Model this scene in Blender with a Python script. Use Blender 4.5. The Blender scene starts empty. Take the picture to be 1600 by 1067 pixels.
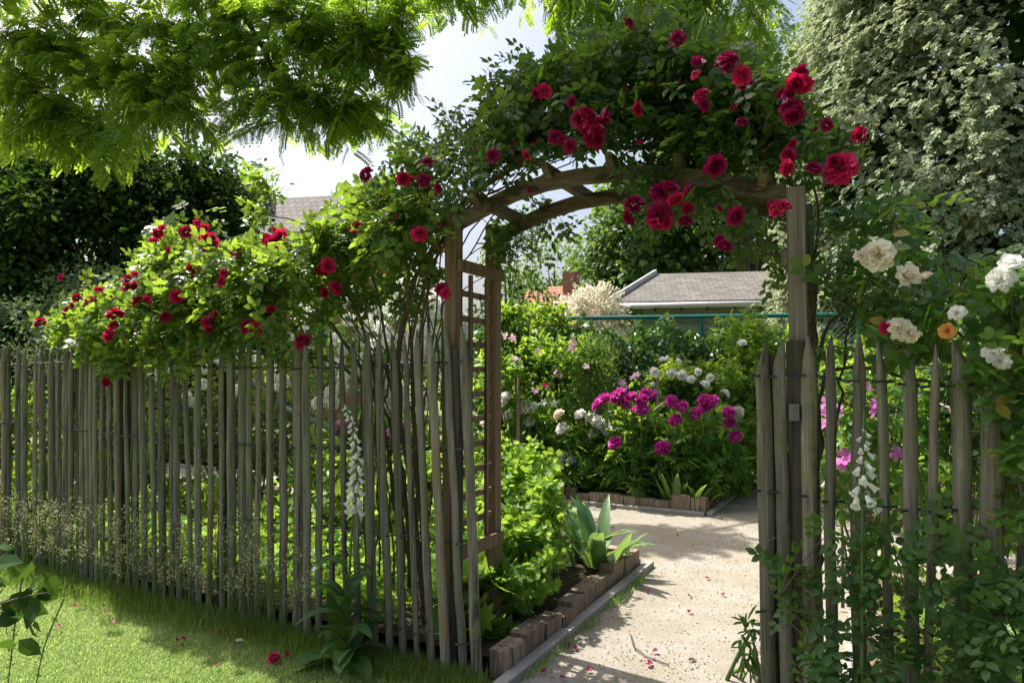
import bpy, math, random
import numpy as np
from mathutils import Vector, Matrix

R = np.random.default_rng(7)
random.seed(7)
S = bpy.context.scene
C = S.collection

# ------------------------------------------------------------------ camera and site axes
EYE, FPX, PITCH = 1.55, 1067.0, math.radians(2.92)
def ray(px, py):
    x, y = (px - 800) / FPX, (533.5 - py) / FPX
    return np.array([x, math.cos(PITCH) - y * math.sin(PITCH), y * math.cos(PITCH) + math.sin(PITCH)])
CAM = np.array([0, 0, EYE])
def at(px, py, Y):
    d = ray(px, py); return CAM + d * (Y / d[1])
def pixg(px, py, z=0.0):
    d = ray(px, py); return CAM + d * ((z - EYE) / d[2])
O = np.array([-0.26, 3.68, 0.0])
U = np.array([0.882, -0.471, 0.0])     # along the fence, to the right
V = np.array([0.471, 0.882, 0.0])      # through the arch, away from the camera
Z = np.array([0, 0, 1.0])
def uv(u, v, z=0.0): return O + U * u + V * v + Z * z
def pv(px, py, v=0.0):
    d = ray(px, py); t = (np.dot(O - CAM, V) + v) / np.dot(d, V); return CAM + d * t
def to_uv(p): return np.dot(p - O, U), np.dot(p - O, V)

# ------------------------------------------------------------------ mesh helpers
class Acc:
    def __init__(s): s.v, s.l, s.t, s.m, s.n = [], [], [], [], 0
    def raw(s, v, loops, tot, m=0):
        v = np.asarray(v, float).reshape(-1, 3); loops = np.asarray(loops, np.int64); tot = np.asarray(tot, np.int64)
        s.v.append(v); s.l.append(loops + s.n); s.t.append(tot); s.m.append(np.full(len(tot), m, np.int64)); s.n += len(v)
    def faces(s, v, fs, m=0):
        s.raw(v, [i for f in fs for i in f], [len(f) for f in fs], m)
    def scatter(s, T, pos, Rm, sc, m=0):
        tv, tl, tt = T; n = len(pos)
        if n == 0: return
        sc = np.asarray(sc, float)
        if sc.ndim == 1: sc = np.repeat(sc[:, None], 3, 1)
        loc = tv[None] * sc[:, None, :]
        v = np.einsum('nij,nkj->nki', Rm, loc) + pos[:, None, :]
        L = tl[None] + (np.arange(n) * len(tv))[:, None]
        s.raw(v, L.ravel(), np.tile(tt, n), m)
    def box(s, c, ax, ay, az, m=0):
        c, ax, ay, az = map(np.asarray, (c, ax, ay, az))
        v = [c + i * ax + j * ay + k * az for k in (-1, 1) for j in (-1, 1) for i in (-1, 1)]
        s.faces(v, [(0, 2, 3, 1), (4, 5, 7, 6), (0, 1, 5, 4), (2, 6, 7, 3), (0, 4, 6, 2), (1, 3, 7, 5)], m)
    def tube(s, pts, rad, k=6, m=0, cap=True):
        pts = np.asarray(pts, float); n = len(pts)
        rad = np.broadcast_to(np.asarray(rad, float), (n,))
        d = np.gradient(pts, axis=0); d /= np.linalg.norm(d, axis=1)[:, None] + 1e-9
        ref = np.array([0, 0, 1.0]) if abs(d[0][2]) < .9 else np.array([1.0, 0, 0])
        a = np.arange(k) * 2 * np.pi / k; vs = []
        for i in range(n):
            x = np.cross(d[i], ref); x /= np.linalg.norm(x) + 1e-9; y = np.cross(d[i], x); ref = np.cross(x, d[i])
            vs.append(pts[i] + rad[i] * (np.cos(a)[:, None] * x + np.sin(a)[:, None] * y))
        f = [(i * k + j, i * k + (j + 1) % k, (i + 1) * k + (j + 1) % k, (i + 1) * k + j) for i in range(n - 1) for j in range(k)]
        if cap: f += [tuple(range(k - 1, -1, -1)), tuple(range((n - 1) * k, n * k))]
        s.faces(np.concatenate(vs), f, m)

ORG = {}
def mk(name, acc, mats, parent=None, smooth=False, org=None):
    v = np.concatenate(acc.v); l = np.concatenate(acc.l); t = np.concatenate(acc.t); mi = np.concatenate(acc.m)
    if parent is not None: base = ORG[parent]
    else: base = np.zeros(3) if org is None else np.asarray(org, float)
    v = v - base
    me = bpy.data.meshes.new(name)
    me.vertices.add(len(v)); me.vertices.foreach_set('co', v.astype(np.float32).ravel())
    me.loops.add(len(l)); me.loops.foreach_set('vertex_index', l.astype(np.int32))
    me.polygons.add(len(t))
    me.polygons.foreach_set('loop_start', np.concatenate([[0], np.cumsum(t)[:-1]]).astype(np.int32))
    me.polygons.foreach_set('material_index', mi.astype(np.int32))
    me.polygons.foreach_set('use_smooth', np.full(len(t), bool(smooth) or len(t) > 400))   # leaves keep soft normals, timber and masonry are flat
    me.update(calc_edges=True)
    for m in (mats if isinstance(mats, (list, tuple)) else [mats]): me.materials.append(m)
    o = bpy.data.objects.new(name, me); C.objects.link(o)
    if parent is not None: o.parent = parent
    else: o.location = base
    ORG[o] = base
    return o
def tag(o, label, cat, group=None, kind=None):
    if label: o['label'] = label
    if cat: o['category'] = cat
    if group: o['group'] = group
    if kind: o['kind'] = kind
    return o
def thing(name, label, cat, loc, group=None):
    o = bpy.data.objects.new(name, None); C.objects.link(o); o.location = loc; o.empty_display_size = .1
    ORG[o] = np.asarray(loc, float); return tag(o, label, cat, group)
def place(name, me, parent, p, rot, sc):          # one more part that shares mesh data
    o = bpy.data.objects.new(name, me); C.objects.link(o); o.parent = parent
    base = ORG[parent] if parent is not None else np.zeros(3)
    M = Matrix(rot.tolist()).to_4x4(); M.translation = Vector(np.asarray(p) - base)
    o.matrix_local = M @ Matrix.Scale(sc, 4); ORG[o] = np.asarray(p, float)
    return o

def nrm(a): return a / (np.linalg.norm(a, axis=-1, keepdims=True) + 1e-9)
def frames(d, n):
    d = nrm(d); x = nrm(np.cross(d, n)); z = np.cross(x, d)
    return np.stack([x, d, z], -1)
def rnd(n, s=1.0): return R.normal(0, s, (n, 3))
def tmpl(v, f):
    return (np.array(v, float), np.array([i for q in f for i in q]), np.array([len(q) for q in f]))
def join(parts):
    v, l, t, n = [], [], [], 0
    for (a, b, c) in parts: v.append(a); l.append(b + n); t.append(c); n += len(a)
    return np.concatenate(v), np.concatenate(l), np.concatenate(t)
def xf(T, M, p): return (T[0] @ np.array(M, float).T + np.array(p, float), T[1], T[2])

# ------------------------------------------------------------------ leaf templates (tip along +y, face +z)
OV = tmpl([(0,0,0),(0,.36,-.05),(0,.72,-.06),(0,1,-.16),(-.27,.3,.03),(-.24,.66,.01),(.27,.3,.03),(.24,.66,.01)],
          [(0,1,4),(1,2,5,4),(2,3,5),(0,6,1),(1,6,7,2),(2,7,3)])
DI = tmpl([(0,0,0),(-.3,.45,.06),(0,1,-.08),(.3,.45,.06)], [(0,2,1),(0,3,2)])
SLEAF = tmpl([(0,0,0),(-.33,.35,.06),(-.2,.75,.03),(0,1,-.12),(.2,.75,.03),(.33,.35,.06),(0,.5,-.03)], [(0,6,2,1),(6,3,2),(0,5,4,6),(6,4,3)])
NARROW = tmpl([(0,0,0),(-.13,.4,.03),(-.09,.75,0),(0,1,-.12),(.09,.75,0),(.13,.4,.03)], [(0,3,2,1),(0,5,4,3)])
IVY = tmpl([(0,0,0),(-.42,.05,.02),(-.36,.42,.05),(-.17,.5,.02),(0,1,-.1),(.17,.5,.02),(.36,.42,.05),(.42,.05,.02),(0,.4,-.04)],
           [(0,8,2,1),(8,3,2),(8,4,3),(8,5,4),(8,6,5),(0,7,6,8)])
def rot2(a, tilt=0.0):
    c, s = math.cos(a), math.sin(a); return [[c, -s, 0], [s, c, 0], [0, tilt, 1]]
def sc3(M, k): return (np.array(M) * k)
def compound(pairs, L, leaf, k, ang=1.05, tip=True, droop=.25, ylo=.22, yhi=.92):
    P = []
    for i in range(pairs):
        y = ylo + (yhi - ylo) * i / max(1, pairs - 1)
        for sg in (-1, 1):
            P.append(xf(leaf, sc3(rot2(sg * -ang), k), (sg * -.0, y, -droop * y * y)))
    if tip: P.append(xf(leaf, sc3(rot2(0), k), (0, yhi + .06, -droop)))
    P.append(tmpl([(-.012,0,0),(.012,0,0),(.008,.95,-droop),(-.008,.95,-droop)], [(0,1,2,3)]))
    return join(P)
OVR = (OV[0] * [1.12, 1, 1], OV[1], OV[2])
ROSE = compound(2, 1, OVR, .38, 1.15, ylo=.28, yhi=.64)
LFL = tmpl([(0,0,0),(-.16,.3,.01),(-.15,.7,0),(0,1,-.03),(.15,.7,0),(.16,.3,.01)], [(0,5,4,3,2,1)])
PIN = compound(9, 1, LFL, .27, 1.2, droop=.3)
PEO = join([xf(NARROW, sc3(rot2(a), k), (0, y, 0)) for a, k, y in ((-.9,.6,.3),(.9,.6,.3),(-.45,.75,.35),(.45,.75,.35),(0,.8,.35))] +
           [tmpl([(-.012,0,0),(.012,0,0),(.008,.4,0),(-.008,.4,0)], [(0,1,2,3)])])
GERA = tmpl([(0,0,0)] + [(math.sin(a) * r, .45 + math.cos(a) * r * .9, .06 * (r > .4)) for a, r in
        [(-2.5,.3),(-2.2,.55),(-1.9,.33),(-1.5,.6),(-1.0,.35),(-.75,.62),(-.4,.36),(0,.65),(.4,.36),(.75,.62),(1.0,.35),(1.5,.6),(1.9,.33),(2.2,.55),(2.5,.3)]] + [(0,.45,-.04)],
        [(16, i + 1, i) for i in range(1, 15)] + [(0,16,1),(0,15,16)])
SPRAY = join([xf(DI, np.array([[.9*math.cos(a)*k, -math.sin(a)*k, 0],[.9*math.sin(a)*k, math.cos(a)*k, 0],[0, dz, k]]), (0, y, 0))
              for a, k, y, dz in ((0,.8,.3,-.15),(-.8,.5,.25,.1),(.8,.5,.25,.1),(-.5,.55,.5,-.1),(.5,.55,.5,.1),(-1.1,.4,.1,-.05),(1.1,.4,.1,.1))])

# ------------------------------------------------------------------ materials
def newmat(name):
    m = bpy.data.materials.new(name); m.use_nodes = True; nt = m.node_tree; nt.nodes.clear()
    return m, nt, nt.nodes.new, nt.links.new
def ramp(new, stops):
    r = new('ShaderNodeValToRGB'); e = r.color_ramp.elements
    while len(e) < len(stops): e.new(.5)
    for i, (p, c) in enumerate(stops): e[i].position = p; e[i].color = (*c, 1)
    return r
def leaf_mat(name, c1, c2, trans, tw=.45, rough=.42, spec=.45, dead=None):
    m, nt, new, ln = newmat(name)
    out = new('ShaderNodeOutputMaterial'); mix = new('ShaderNodeMixShader'); pb = new('ShaderNodeBsdfPrincipled'); tr = new('ShaderNodeBsdfTranslucent')
    g = new('ShaderNodeNewGeometry')
    st = [(0, c1), (.85, c2)] + ([(.965, c2), (.97, dead)] if dead else [])
    r = ramp(new, st); ln(g.outputs['Random Per Island'], r.inputs[0])
    t2 = ramp(new, [(0, tuple(.7 * x for x in trans)), (1, tuple(1.2 * x for x in trans))]); ln(g.outputs['Random Per Island'], t2.inputs[0])
    ln(r.outputs[0], pb.inputs['Base Color']); ln(t2.outputs[0], tr.inputs['Color'])
    pb.inputs['Roughness'].default_value = rough; pb.inputs['Specular IOR Level'].default_value = spec
    mix.inputs[0].default_value = tw
    ln(pb.outputs[0], mix.inputs[1]); ln(tr.outputs[0], mix.inputs[2]); ln(mix.outputs[0], out.inputs[0])
    return m
def noise(new, ln, co, scale, detail=4, rough=.6, vec=None):
    n = new('ShaderNodeTexNoise'); n.inputs['Scale'].default_value = scale; n.inputs['Detail'].default_value = detail; n.inputs['Roughness'].default_value = rough
    if vec is not None:
        mp = new('ShaderNodeMapping'); mp.inputs['Scale'].default_value = vec; ln(co, mp.inputs[0]); co = mp.outputs[0]
    ln(co, n.inputs['Vector']); return n
def mixc(new, ln, fac, a, b, mode='MIX'):
    n = new('ShaderNodeMix'); n.data_type = 'RGBA'; n.blend_type = mode
    if isinstance(fac, float): n.inputs[0].default_value = fac
    else: ln(fac, n.inputs[0])
    for i, x in ((6, a), (7, b)):
        if isinstance(x, tuple): n.inputs[i].default_value = (*x, 1)
        else: ln(x, n.inputs[i])
    return n.outputs[2]
def wood(name, dark, light, moss=None, vec=(38, 38, 1.6), rough=.8, bump=.5, per_obj=.35, mosslo=.52, tint=None):
    m, nt, new, ln = newmat(name)
    out = new('ShaderNodeOutputMaterial'); pb = new('ShaderNodeBsdfPrincipled'); tc = new('ShaderNodeTexCoord'); oi = new('ShaderNodeObjectInfo')
    off = new('ShaderNodeVectorMath'); off.operation = 'ADD'; cb = new('ShaderNodeCombineXYZ')
    mu = new('ShaderNodeMath'); mu.operation = 'MULTIPLY'; mu.inputs[1].default_value = 17.3; ln(oi.outputs['Random'], mu.inputs[0])
    ln(mu.outputs[0], cb.inputs[2]); ln(tc.outputs['Object'], off.inputs[0]); ln(cb.outputs[0], off.inputs[1]); co = off.outputs[0]
    n1 = noise(new, ln, co, 1, 6, .65, vec); n2 = noise(new, ln, co, 1, 5, .7, (vec[0] * 3, vec[1] * 3, vec[2] * 2))
    r1 = ramp(new, [(.28, dark), (.72, light)]); ln(n1.outputs[0], r1.inputs[0])
    r2 = ramp(new, [(.3, (.45, .45, .45)), (.62, (1.1, 1.1, 1.1))]); ln(n2.outputs[0], r2.inputs[0])
    col = mixc(new, ln, .75, r1.outputs[0], r2.outputs[0], 'MULTIPLY')
    # vertical checks (cracks)
    n4 = noise(new, ln, co, 1, 2, .5, (vec[0] * .9, vec[1] * .9, vec[2] * .45)); r4 = ramp(new, [(.36, (.18, .16, .14)), (.41, (1, 1, 1))]); ln(n4.outputs[0], r4.inputs[0])
    col = mixc(new, ln, .7, col, r4.outputs[0], 'MULTIPLY')
    if moss:
        n3 = noise(new, ln, co, 9, 5, .7); r3 = ramp(new, [(mosslo, (0, 0, 0)), (mosslo + .18, (1, 1, 1))]); ln(n3.outputs[0], r3.inputs[0])
        col = mixc(new, ln, r3.outputs[0], col, moss)
    if tint:
        rt = ramp(new, [(.72, (0, 0, 0)), (.95, (.6, .6, .6))]); ln(oi.outputs['Random'], rt.inputs[0]); n5 = noise(new, ln, co, 3, 4, .7); r5 = ramp(new, [(.4, (0, 0, 0)), (.6, (1, 1, 1))]); ln(n5.outputs[0], r5.inputs[0])
        col = mixc(new, ln, mixc(new, ln, 1.0, rt.outputs[0], r5.outputs[0], 'MULTIPLY'), col, tint)
    v = new('ShaderNodeMath'); v.operation = 'MULTIPLY_ADD'; v.inputs[1].default_value = per_obj * 2; v.inputs[2].default_value = 1 - per_obj; ln(oi.outputs['Random'], v.inputs[0])
    cv = new('ShaderNodeCombineXYZ'); [ln(v.outputs[0], cv.inputs[i]) for i in range(3)]
    col = mixc(new, ln, 1.0, col, cv.outputs[0], 'MULTIPLY')
    ln(col, pb.inputs['Base Color']); pb.inputs['Roughness'].default_value = rough; pb.inputs['Specular IOR Level'].default_value = .25
    b = new('ShaderNodeBump'); b.inputs['Strength'].default_value = bump; b.inputs['Distance'].default_value = .006
    ad = new('ShaderNodeMath'); ad.operation = 'ADD'; ln(n1.outputs[0], ad.inputs[0]); ln(n2.outputs[0], ad.inputs[1]); ln(ad.outputs[0], b.inputs['Height']); ln(b.outputs[0], pb.inputs['Normal'])
    ln(pb.outputs[0], out.inputs[0]); return m
def plain(name, c, rough=.6, metal=0.0, var=.25, scale=25, bump=.15, spec=.4, c2=None):
    m, nt, new, ln = newmat(name)
    out = new('ShaderNodeOutputMaterial'); pb = new('ShaderNodeBsdfPrincipled'); tc = new('ShaderNodeTexCoord')
    n = noise(new, ln, tc.outputs['Object'], scale, 6, .65)
    a = c2 or tuple(x * (1 - var) for x in c); b = tuple(min(1, x * (1 + var)) for x in c)
    r = ramp(new, [(.3, a), (.7, b)]); ln(n.outputs[0], r.inputs[0]); ln(r.outputs[0], pb.inputs['Base Color'])
    pb.inputs['Roughness'].default_value = rough; pb.inputs['Metallic'].default_value = metal; pb.inputs['Specular IOR Level'].default_value = spec
    bm = new('ShaderNodeBump'); bm.inputs['Strength'].default_value = bump; bm.inputs['Distance'].default_value = .01
    ln(n.outputs[0], bm.inputs['Height']); ln(bm.outputs[0], pb.inputs['Normal']); ln(pb.outputs[0], out.inputs[0]); return m
def petal_mat(name, c1, c2, trans, tw=.35, rough=.5):
    return leaf_mat(name, c1, c2, trans, tw, rough, .25)

M = {}
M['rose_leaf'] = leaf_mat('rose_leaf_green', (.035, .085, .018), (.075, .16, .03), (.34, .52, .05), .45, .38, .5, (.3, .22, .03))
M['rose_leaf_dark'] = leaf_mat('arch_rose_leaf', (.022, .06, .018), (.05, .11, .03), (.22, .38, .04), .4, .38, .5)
M['cream_leaf'] = leaf_mat('cream_rose_leaf', (.03, .09, .02), (.07, .16, .03), (.26, .45, .05), .42, .4, .45, (.3, .24, .04))
M['locust'] = leaf_mat('locust_leaf', (.05, .11, .012), (.085, .17, .018), (.46, .68, .05), .5, .5, .35)
M['dark_tree'] = leaf_mat('dark_tree_leaf', (.012, .036, .01), (.032, .075, .018), (.1, .2, .02), .3, .75, .08)  # shade and backlight on the left tree are put into this dark green
M['mid_tree'] = leaf_mat('mid_tree_leaf', (.03, .08, .018), (.06, .13, .03), (.2, .34, .05), .38, .45, .4)
M['pale_tree'] = leaf_mat('pale_tree_leaf', (.09, .17, .05), (.16, .26, .08), (.3, .42, .1), .4, .5, .3)
M['conifer'] = leaf_mat('cypress_scale_leaf', (.22, .27, .175), (.41, .47, .31), (.4, .47, .25), .32, .85, .08)
M['grey_shrub'] = leaf_mat('grey_green_leaf', (.055, .1, .045), (.11, .16, .075), (.15, .22, .07), .3, .6, .25)
M['ivy'] = leaf_mat('ivy_leaf', (.025, .08, .018), (.065, .15, .03), (.15, .28, .03), .3, .32, .55)
M['bright'] = leaf_mat('bright_leaf', (.07, .16, .02), (.13, .26, .035), (.4, .58, .05), .45, .45, .4)
M['peony_leaf'] = leaf_mat('peony_leaf', (.045, .125, .025), (.105, .23, .04), (.4, .62, .07), .48, .4, .4)
M['gera'] = leaf_mat('geranium_leaf', (.075, .175, .022), (.15, .29, .045), (.45, .66, .07), .45, .5, .35)
M['blue_leaf'] = leaf_mat('glaucous_strap_leaf', (.07, .16, .075), (.12, .23, .09), (.3, .45, .09), .35, .45, .4)
M['strap'] = leaf_mat('strap_leaf', (.06, .15, .04), (.11, .22, .05), (.33, .5, .06), .38, .4, .45)
M['fox_leaf'] = leaf_mat('foxglove_leaf', (.035, .095, .025), (.07, .15, .04), (.2, .36, .04), .38, .5, .35)
M['feather'] = leaf_mat('feathery_leaf', (.1, .2, .05), (.16, .28, .07), (.35, .5, .08), .4, .6, .2)
M['cream_plume'] = leaf_mat('cream_plume', (.62, .59, .48), (.78, .75, .64), (.75, .7, .55), .35, .7, .2)
M['grass'] = leaf_mat('grass_blade', (.17, .27, .075), (.3, .41, .14), (.52, .7, .2), .45, .5, .3, (.34, .3, .12))
M['tallgrass'] = leaf_mat('tall_grass_blade', (.05, .12, .02), (.12, .21, .04), (.3, .45, .06), .4, .5, .3, (.3, .27, .13))
M['seed'] = leaf_mat('grass_seed_head', (.38, .38, .22), (.58, .56, .38), (.4, .4, .2), .35, .7, .2)
M['red'] = petal_mat('crimson_petal', (.17, .002, .028), (.29, .004, .05), (.62, .008, .07), .36)
M['wine'] = petal_mat('wine_petal', (.15, .002, .04), (.25, .005, .075), (.5, .01, .1), .33)
M['pinkred'] = petal_mat('pink_red_petal', (.34, .006, .06), (.5, .015, .11), (.8, .03, .12), .36)
M['magenta'] = petal_mat('magenta_petal', (.44, .015, .25), (.64, .06, .4), (.78, .08, .5), .3)
M['white'] = petal_mat('white_petal', (.84, .84, .79), (.92, .92, .89), (.97, .97, .92), .5)
M['cream'] = petal_mat('cream_petal', (.78, .72, .57), (.88, .84, .73), (.92, .84, .66), .42)
M['apricot'] = petal_mat('apricot_petal', (.75, .35, .08), (.8, .45, .15), (.8, .4, .1), .3)
M['pink'] = petal_mat('pale_pink_petal', (.68, .36, .48), (.8, .52, .62), (.8, .45, .6), .35)
M['lilac'] = petal_mat('mallow_pink_petal', (.5, .12, .4), (.62, .2, .5), (.7, .2, .6), .35)
M['bark'] = plain('bark', (.09, .07, .05), .9, 0, .5, 30, .7)
M['cane'] = plain('rose_cane', (.075, .075, .035), .7, 0, .4, 40, .3)
M['cane_old'] = plain('old_rose_cane', (.12, .085, .06), .85, 0, .5, 45, .8)
M['stem'] = plain('green_stem', (.07, .14, .03), .6, 0, .3, 30, .1)
M['picket'] = wood('weathered_chestnut', (.055, .05, .04), (.31, .285, .23), (.14, .15, .075), per_obj=.35, mosslo=.46, tint=(.17, .105, .06))
M['post'] = wood('dark_fence_post', (.035, .029, .022), (.085, .072, .056), None, per_obj=.1)
M['archwood'] = wood('arch_timber', (.13, .085, .05), (.27, .185, .115), None, vec=(45, 45, 1.3), per_obj=.12, bump=.3)
M['archgrey'] = wood('weathered_arch_timber', (.12, .1, .075), (.25, .215, .17), None, vec=(45, 45, 1.3), per_obj=.08, bump=.3)
M['archbeam'] = wood('arch_beam_timber', (.09, .07, .045), (.19, .15, .1), None, vec=(6, 6, 40), per_obj=.08, bump=.3)
M['timber'] = wood('edging_timber', (.15, .11, .075), (.36, .28, .205), None, vec=(26, 26, 2.2), per_obj=.25, bump=.6)
M['stake'] = wood('stake_wood', (.2, .15, .1), (.38, .3, .2), None, per_obj=.2)
M['wire'] = plain('galvanised_wire', (.09, .1, .1), .5, .7, .3, 50, 0)
M['kerb'] = plain('concrete_edging', (.3, .285, .26), .9, 0, .3, 60, .5)
M['pipe'] = plain('green_painted_pipe', (.01, .13, .12), .35, 0, .15, 10, 0, .5)
M['pole'] = plain('pale_painted_pole', (.36, .5, .5), .4, 0, .1, 10, 0)
M['slate'] = None

def ground_mat(name, kind):
    m, nt, new, ln = newmat(name)
    out = new('ShaderNodeOutputMaterial'); pb = new('ShaderNodeBsdfPrincipled'); tc = new('ShaderNodeTexCoord'); co = tc.outputs['Object']
    b = new('ShaderNodeBump')
    if kind == 'gravel':
        n1 = noise(new, ln, co, 130, 4, .75); r1 = ramp(new, [(.3, (.235, .218, .19)), (.5, (.295, .277, .246)), (.7, (.355, .337, .305))]); ln(n1.outputs[0], r1.inputs[0])
        n2 = noise(new, ln, co, 2.2, 6, .7); r2 = ramp(new, [(.35, (.84, .8, .7)), (.6, (1, 1, 1))]); ln(n2.outputs[0], r2.inputs[0])
        col = mixc(new, ln, 1.0, r1.outputs[0], r2.outputs[0], 'MULTIPLY')
        vo = new('ShaderNodeTexVoronoi'); vo.inputs['Scale'].default_value = 70; ln(co, vo.inputs['Vector'])
        rv = ramp(new, [(.0, (1.12, 1.12, 1.12)), (.6, (.9, .89, .87))]); ln(vo.outputs['Distance'], rv.inputs[0])
        col = mixc(new, ln, 1.0, col, rv.outputs[0], 'MULTIPLY')
        n3 = noise(new, ln, co, 5, 6, .75); r3 = ramp(new, [(.62, (0, 0, 0)), (.75, (1, 1, 1))]); ln(n3.outputs[0], r3.inputs[0])
        f = new('ShaderNodeMath'); f.operation = 'MULTIPLY'; f.inputs[1].default_value = .45; ln(r3.outputs[0], f.inputs[0])
        col = mixc(new, ln, f.outputs[0], col, (.33, .25, .13))
        ln(vo.outputs['Distance'], b.inputs['Height']); b.inputs['Strength'].default_value = .22; b.inputs['Distance'].default_value = .003; b.invert = True
    elif kind == 'lawn':
        n1 = noise(new, ln, co, 3, 6, .7); r1 = ramp(new, [(.3, (.1, .14, .04)), (.7, (.22, .25, .09))]); ln(n1.outputs[0], r1.inputs[0])
        n2 = noise(new, ln, co, 90, 3, .7); r2 = ramp(new, [(.3, (.5, .5, .45)), (.7, (1.15, 1.1, 1))]); ln(n2.outputs[0], r2.inputs[0])
        col = mixc(new, ln, 1.0, r1.outputs[0], r2.outputs[0], 'MULTIPLY'); ln(n2.outputs[0], b.inputs['Height']); b.inputs['Distance'].default_value = .02; b.inputs['Strength'].default_value = .6
    else:
        n1 = noise(new, ln, co, 35, 6, .75); r1 = ramp(new, [(.3, (.03, .022, .015)), (.7, (.1, .075, .05))]); ln(n1.outputs[0], r1.inputs[0]); col = r1.outputs[0]
        ln(n1.outputs[0], b.inputs['Height']); b.inputs['Distance'].default_value = .04; b.inputs['Strength'].default_value = .8
    ln(col, pb.inputs['Base Color']); pb.inputs['Roughness'].default_value = .95; pb.inputs['Specular IOR Level'].default_value = .2
    ln(b.outputs[0], pb.inputs['Normal']); ln(pb.outputs[0], out.inputs[0]); return m
M['gravel'] = ground_mat('gravel', 'gravel'); M['lawn'] = ground_mat('lawn', 'lawn'); M['soil'] = ground_mat('soil', 'soil')

def tile_mat(name, c1, c2, mortar, bw, rh, axis='UV', rough=.85):
    m, nt, new, ln = newmat(name)
    out = new('ShaderNodeOutputMaterial'); pb = new('ShaderNodeBsdfPrincipled'); tc = new('ShaderNodeTexCoord')
    br = new('ShaderNodeTexBrick'); ln(tc.outputs['UV'], br.inputs['Vector'])
    br.inputs['Color1'].default_value = (*c1, 1); br.inputs['Color2'].default_value = (*c2, 1); br.inputs['Mortar'].default_value = (*mortar, 1)
    br.inputs['Scale'].default_value = 1; br.inputs['Brick Width'].default_value = bw; br.inputs['Row Height'].default_value = rh; br.inputs['Mortar Size'].default_value = min(bw, rh) * .07
    n = noise(new, ln, tc.outputs['UV'], 3, 6, .7); r = ramp(new, [(.3, (.65, .65, .62)), (.7, (1.15, 1.12, 1.1))]); ln(n.outputs[0], r.inputs[0])
    col = mixc(new, ln, 1.0, br.outputs[0], r.outputs[0], 'MULTIPLY'); ln(col, pb.inputs['Base Color']); pb.inputs['Roughness'].default_value = rough
    b = new('ShaderNodeBump'); b.invert = True; b.inputs['Distance'].default_value = .03; b.inputs['Strength'].default_value = .8; ln(br.outputs['Fac'], b.inputs['Height']); ln(b.outputs[0], pb.inputs['Normal'])
    ln(pb.outputs[0], out.inputs[0]); return m
M['slate'] = tile_mat('shed_roof_slates', (.1, .095, .09), (.16, .15, .14), (.07, .065, .06), .24, .17)
M['redtile'] = tile_mat('red_roof_tiles', (.32, .12, .07), (.4, .17, .1), (.15, .06, .04), .3, .3)
M['greytile'] = tile_mat('grey_brown_roof_tiles', (.13, .12, .12), (.19, .17, .16), (.06, .055, .05), .3, .3)
M['brick'] = tile_mat('brick_wall', (.26, .1, .06), (.33, .14, .085), (.3, .27, .23), .22, .075)
M['siding'] = tile_mat('sage_shed_siding', (.22, .27, .18), (.25, .3, .2), (.14, .17, .12), 40, .16)
M['gutter'] = plain('white_gutter', (.5, .52, .53), .4, 0, .06, 8, 0)
M['render'] = plain('pale_render', (.55, .52, .47), .9, 0, .1, 5, .1)
M['black_iron'] = plain('black_iron', (.02, .02, .02), .6, .3, .2, 30, 0)
M['latch'] = plain('grey_metal_plate', (.14, .14, .13), .5, .6, .2, 40, 0)

def slab(name, pts, th, mat, parent, uvs=None):
    """a flat quad of thickness th, with UVs in metres along its first edge"""
    p = [np.asarray(x, float) for x in pts]; n = nrm(np.cross(p[1] - p[0], p[3] - p[0]))
    a = Acc(); k = len(p); q = p + [x - n * th for x in p]
    a.faces(q, [tuple(range(k)), tuple(range(2 * k - 1, k - 1, -1))] + [(i, i + k, (i + 1) % k + k, (i + 1) % k) for i in range(k)])
    o = mk(name, a, mat, parent)
    me = o.data; ul = me.uv_layers.new(name='UVMap'); ex = nrm(p[1] - p[0]); ey = np.cross(n, ex)
    co = np.zeros(len(me.vertices) * 3); me.vertices.foreach_get('co', co); co = co.reshape(-1, 3) + ORG[o]
    li = np.zeros(len(me.loops), np.int32); me.loops.foreach_get('vertex_index', li); d = co[li] - p[0]
    ul.data.foreach_set('uv', np.stack([d @ ex, d @ ey], 1).astype(np.float32).ravel())
    return o
def wallbox(name, c, ax, ay, h, mat, parent):
    """upright box with metre UVs on every side"""
    a = Acc(); c = np.asarray(c, float); a.box(c + Z * h / 2, ax, ay, Z * h / 2); o = mk(name, a, mat, parent); me = o.data
    ul = me.uv_layers.new(name='UVMap'); nx, ny = nrm(np.asarray(ax, float)), nrm(np.asarray(ay, float)); u = []
    for p in me.polygons:
        n = np.array(p.normal); t = ny if abs(n @ nx) > .7 else nx
        for i in p.vertices:
            w = np.array(me.vertices[i].co) + ORG[o]; u += [w @ t, w[2] if abs(n[2]) < .7 else w @ ny]
    ul.data.foreach_set('uv', np.array(u, np.float32)); return o

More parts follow.
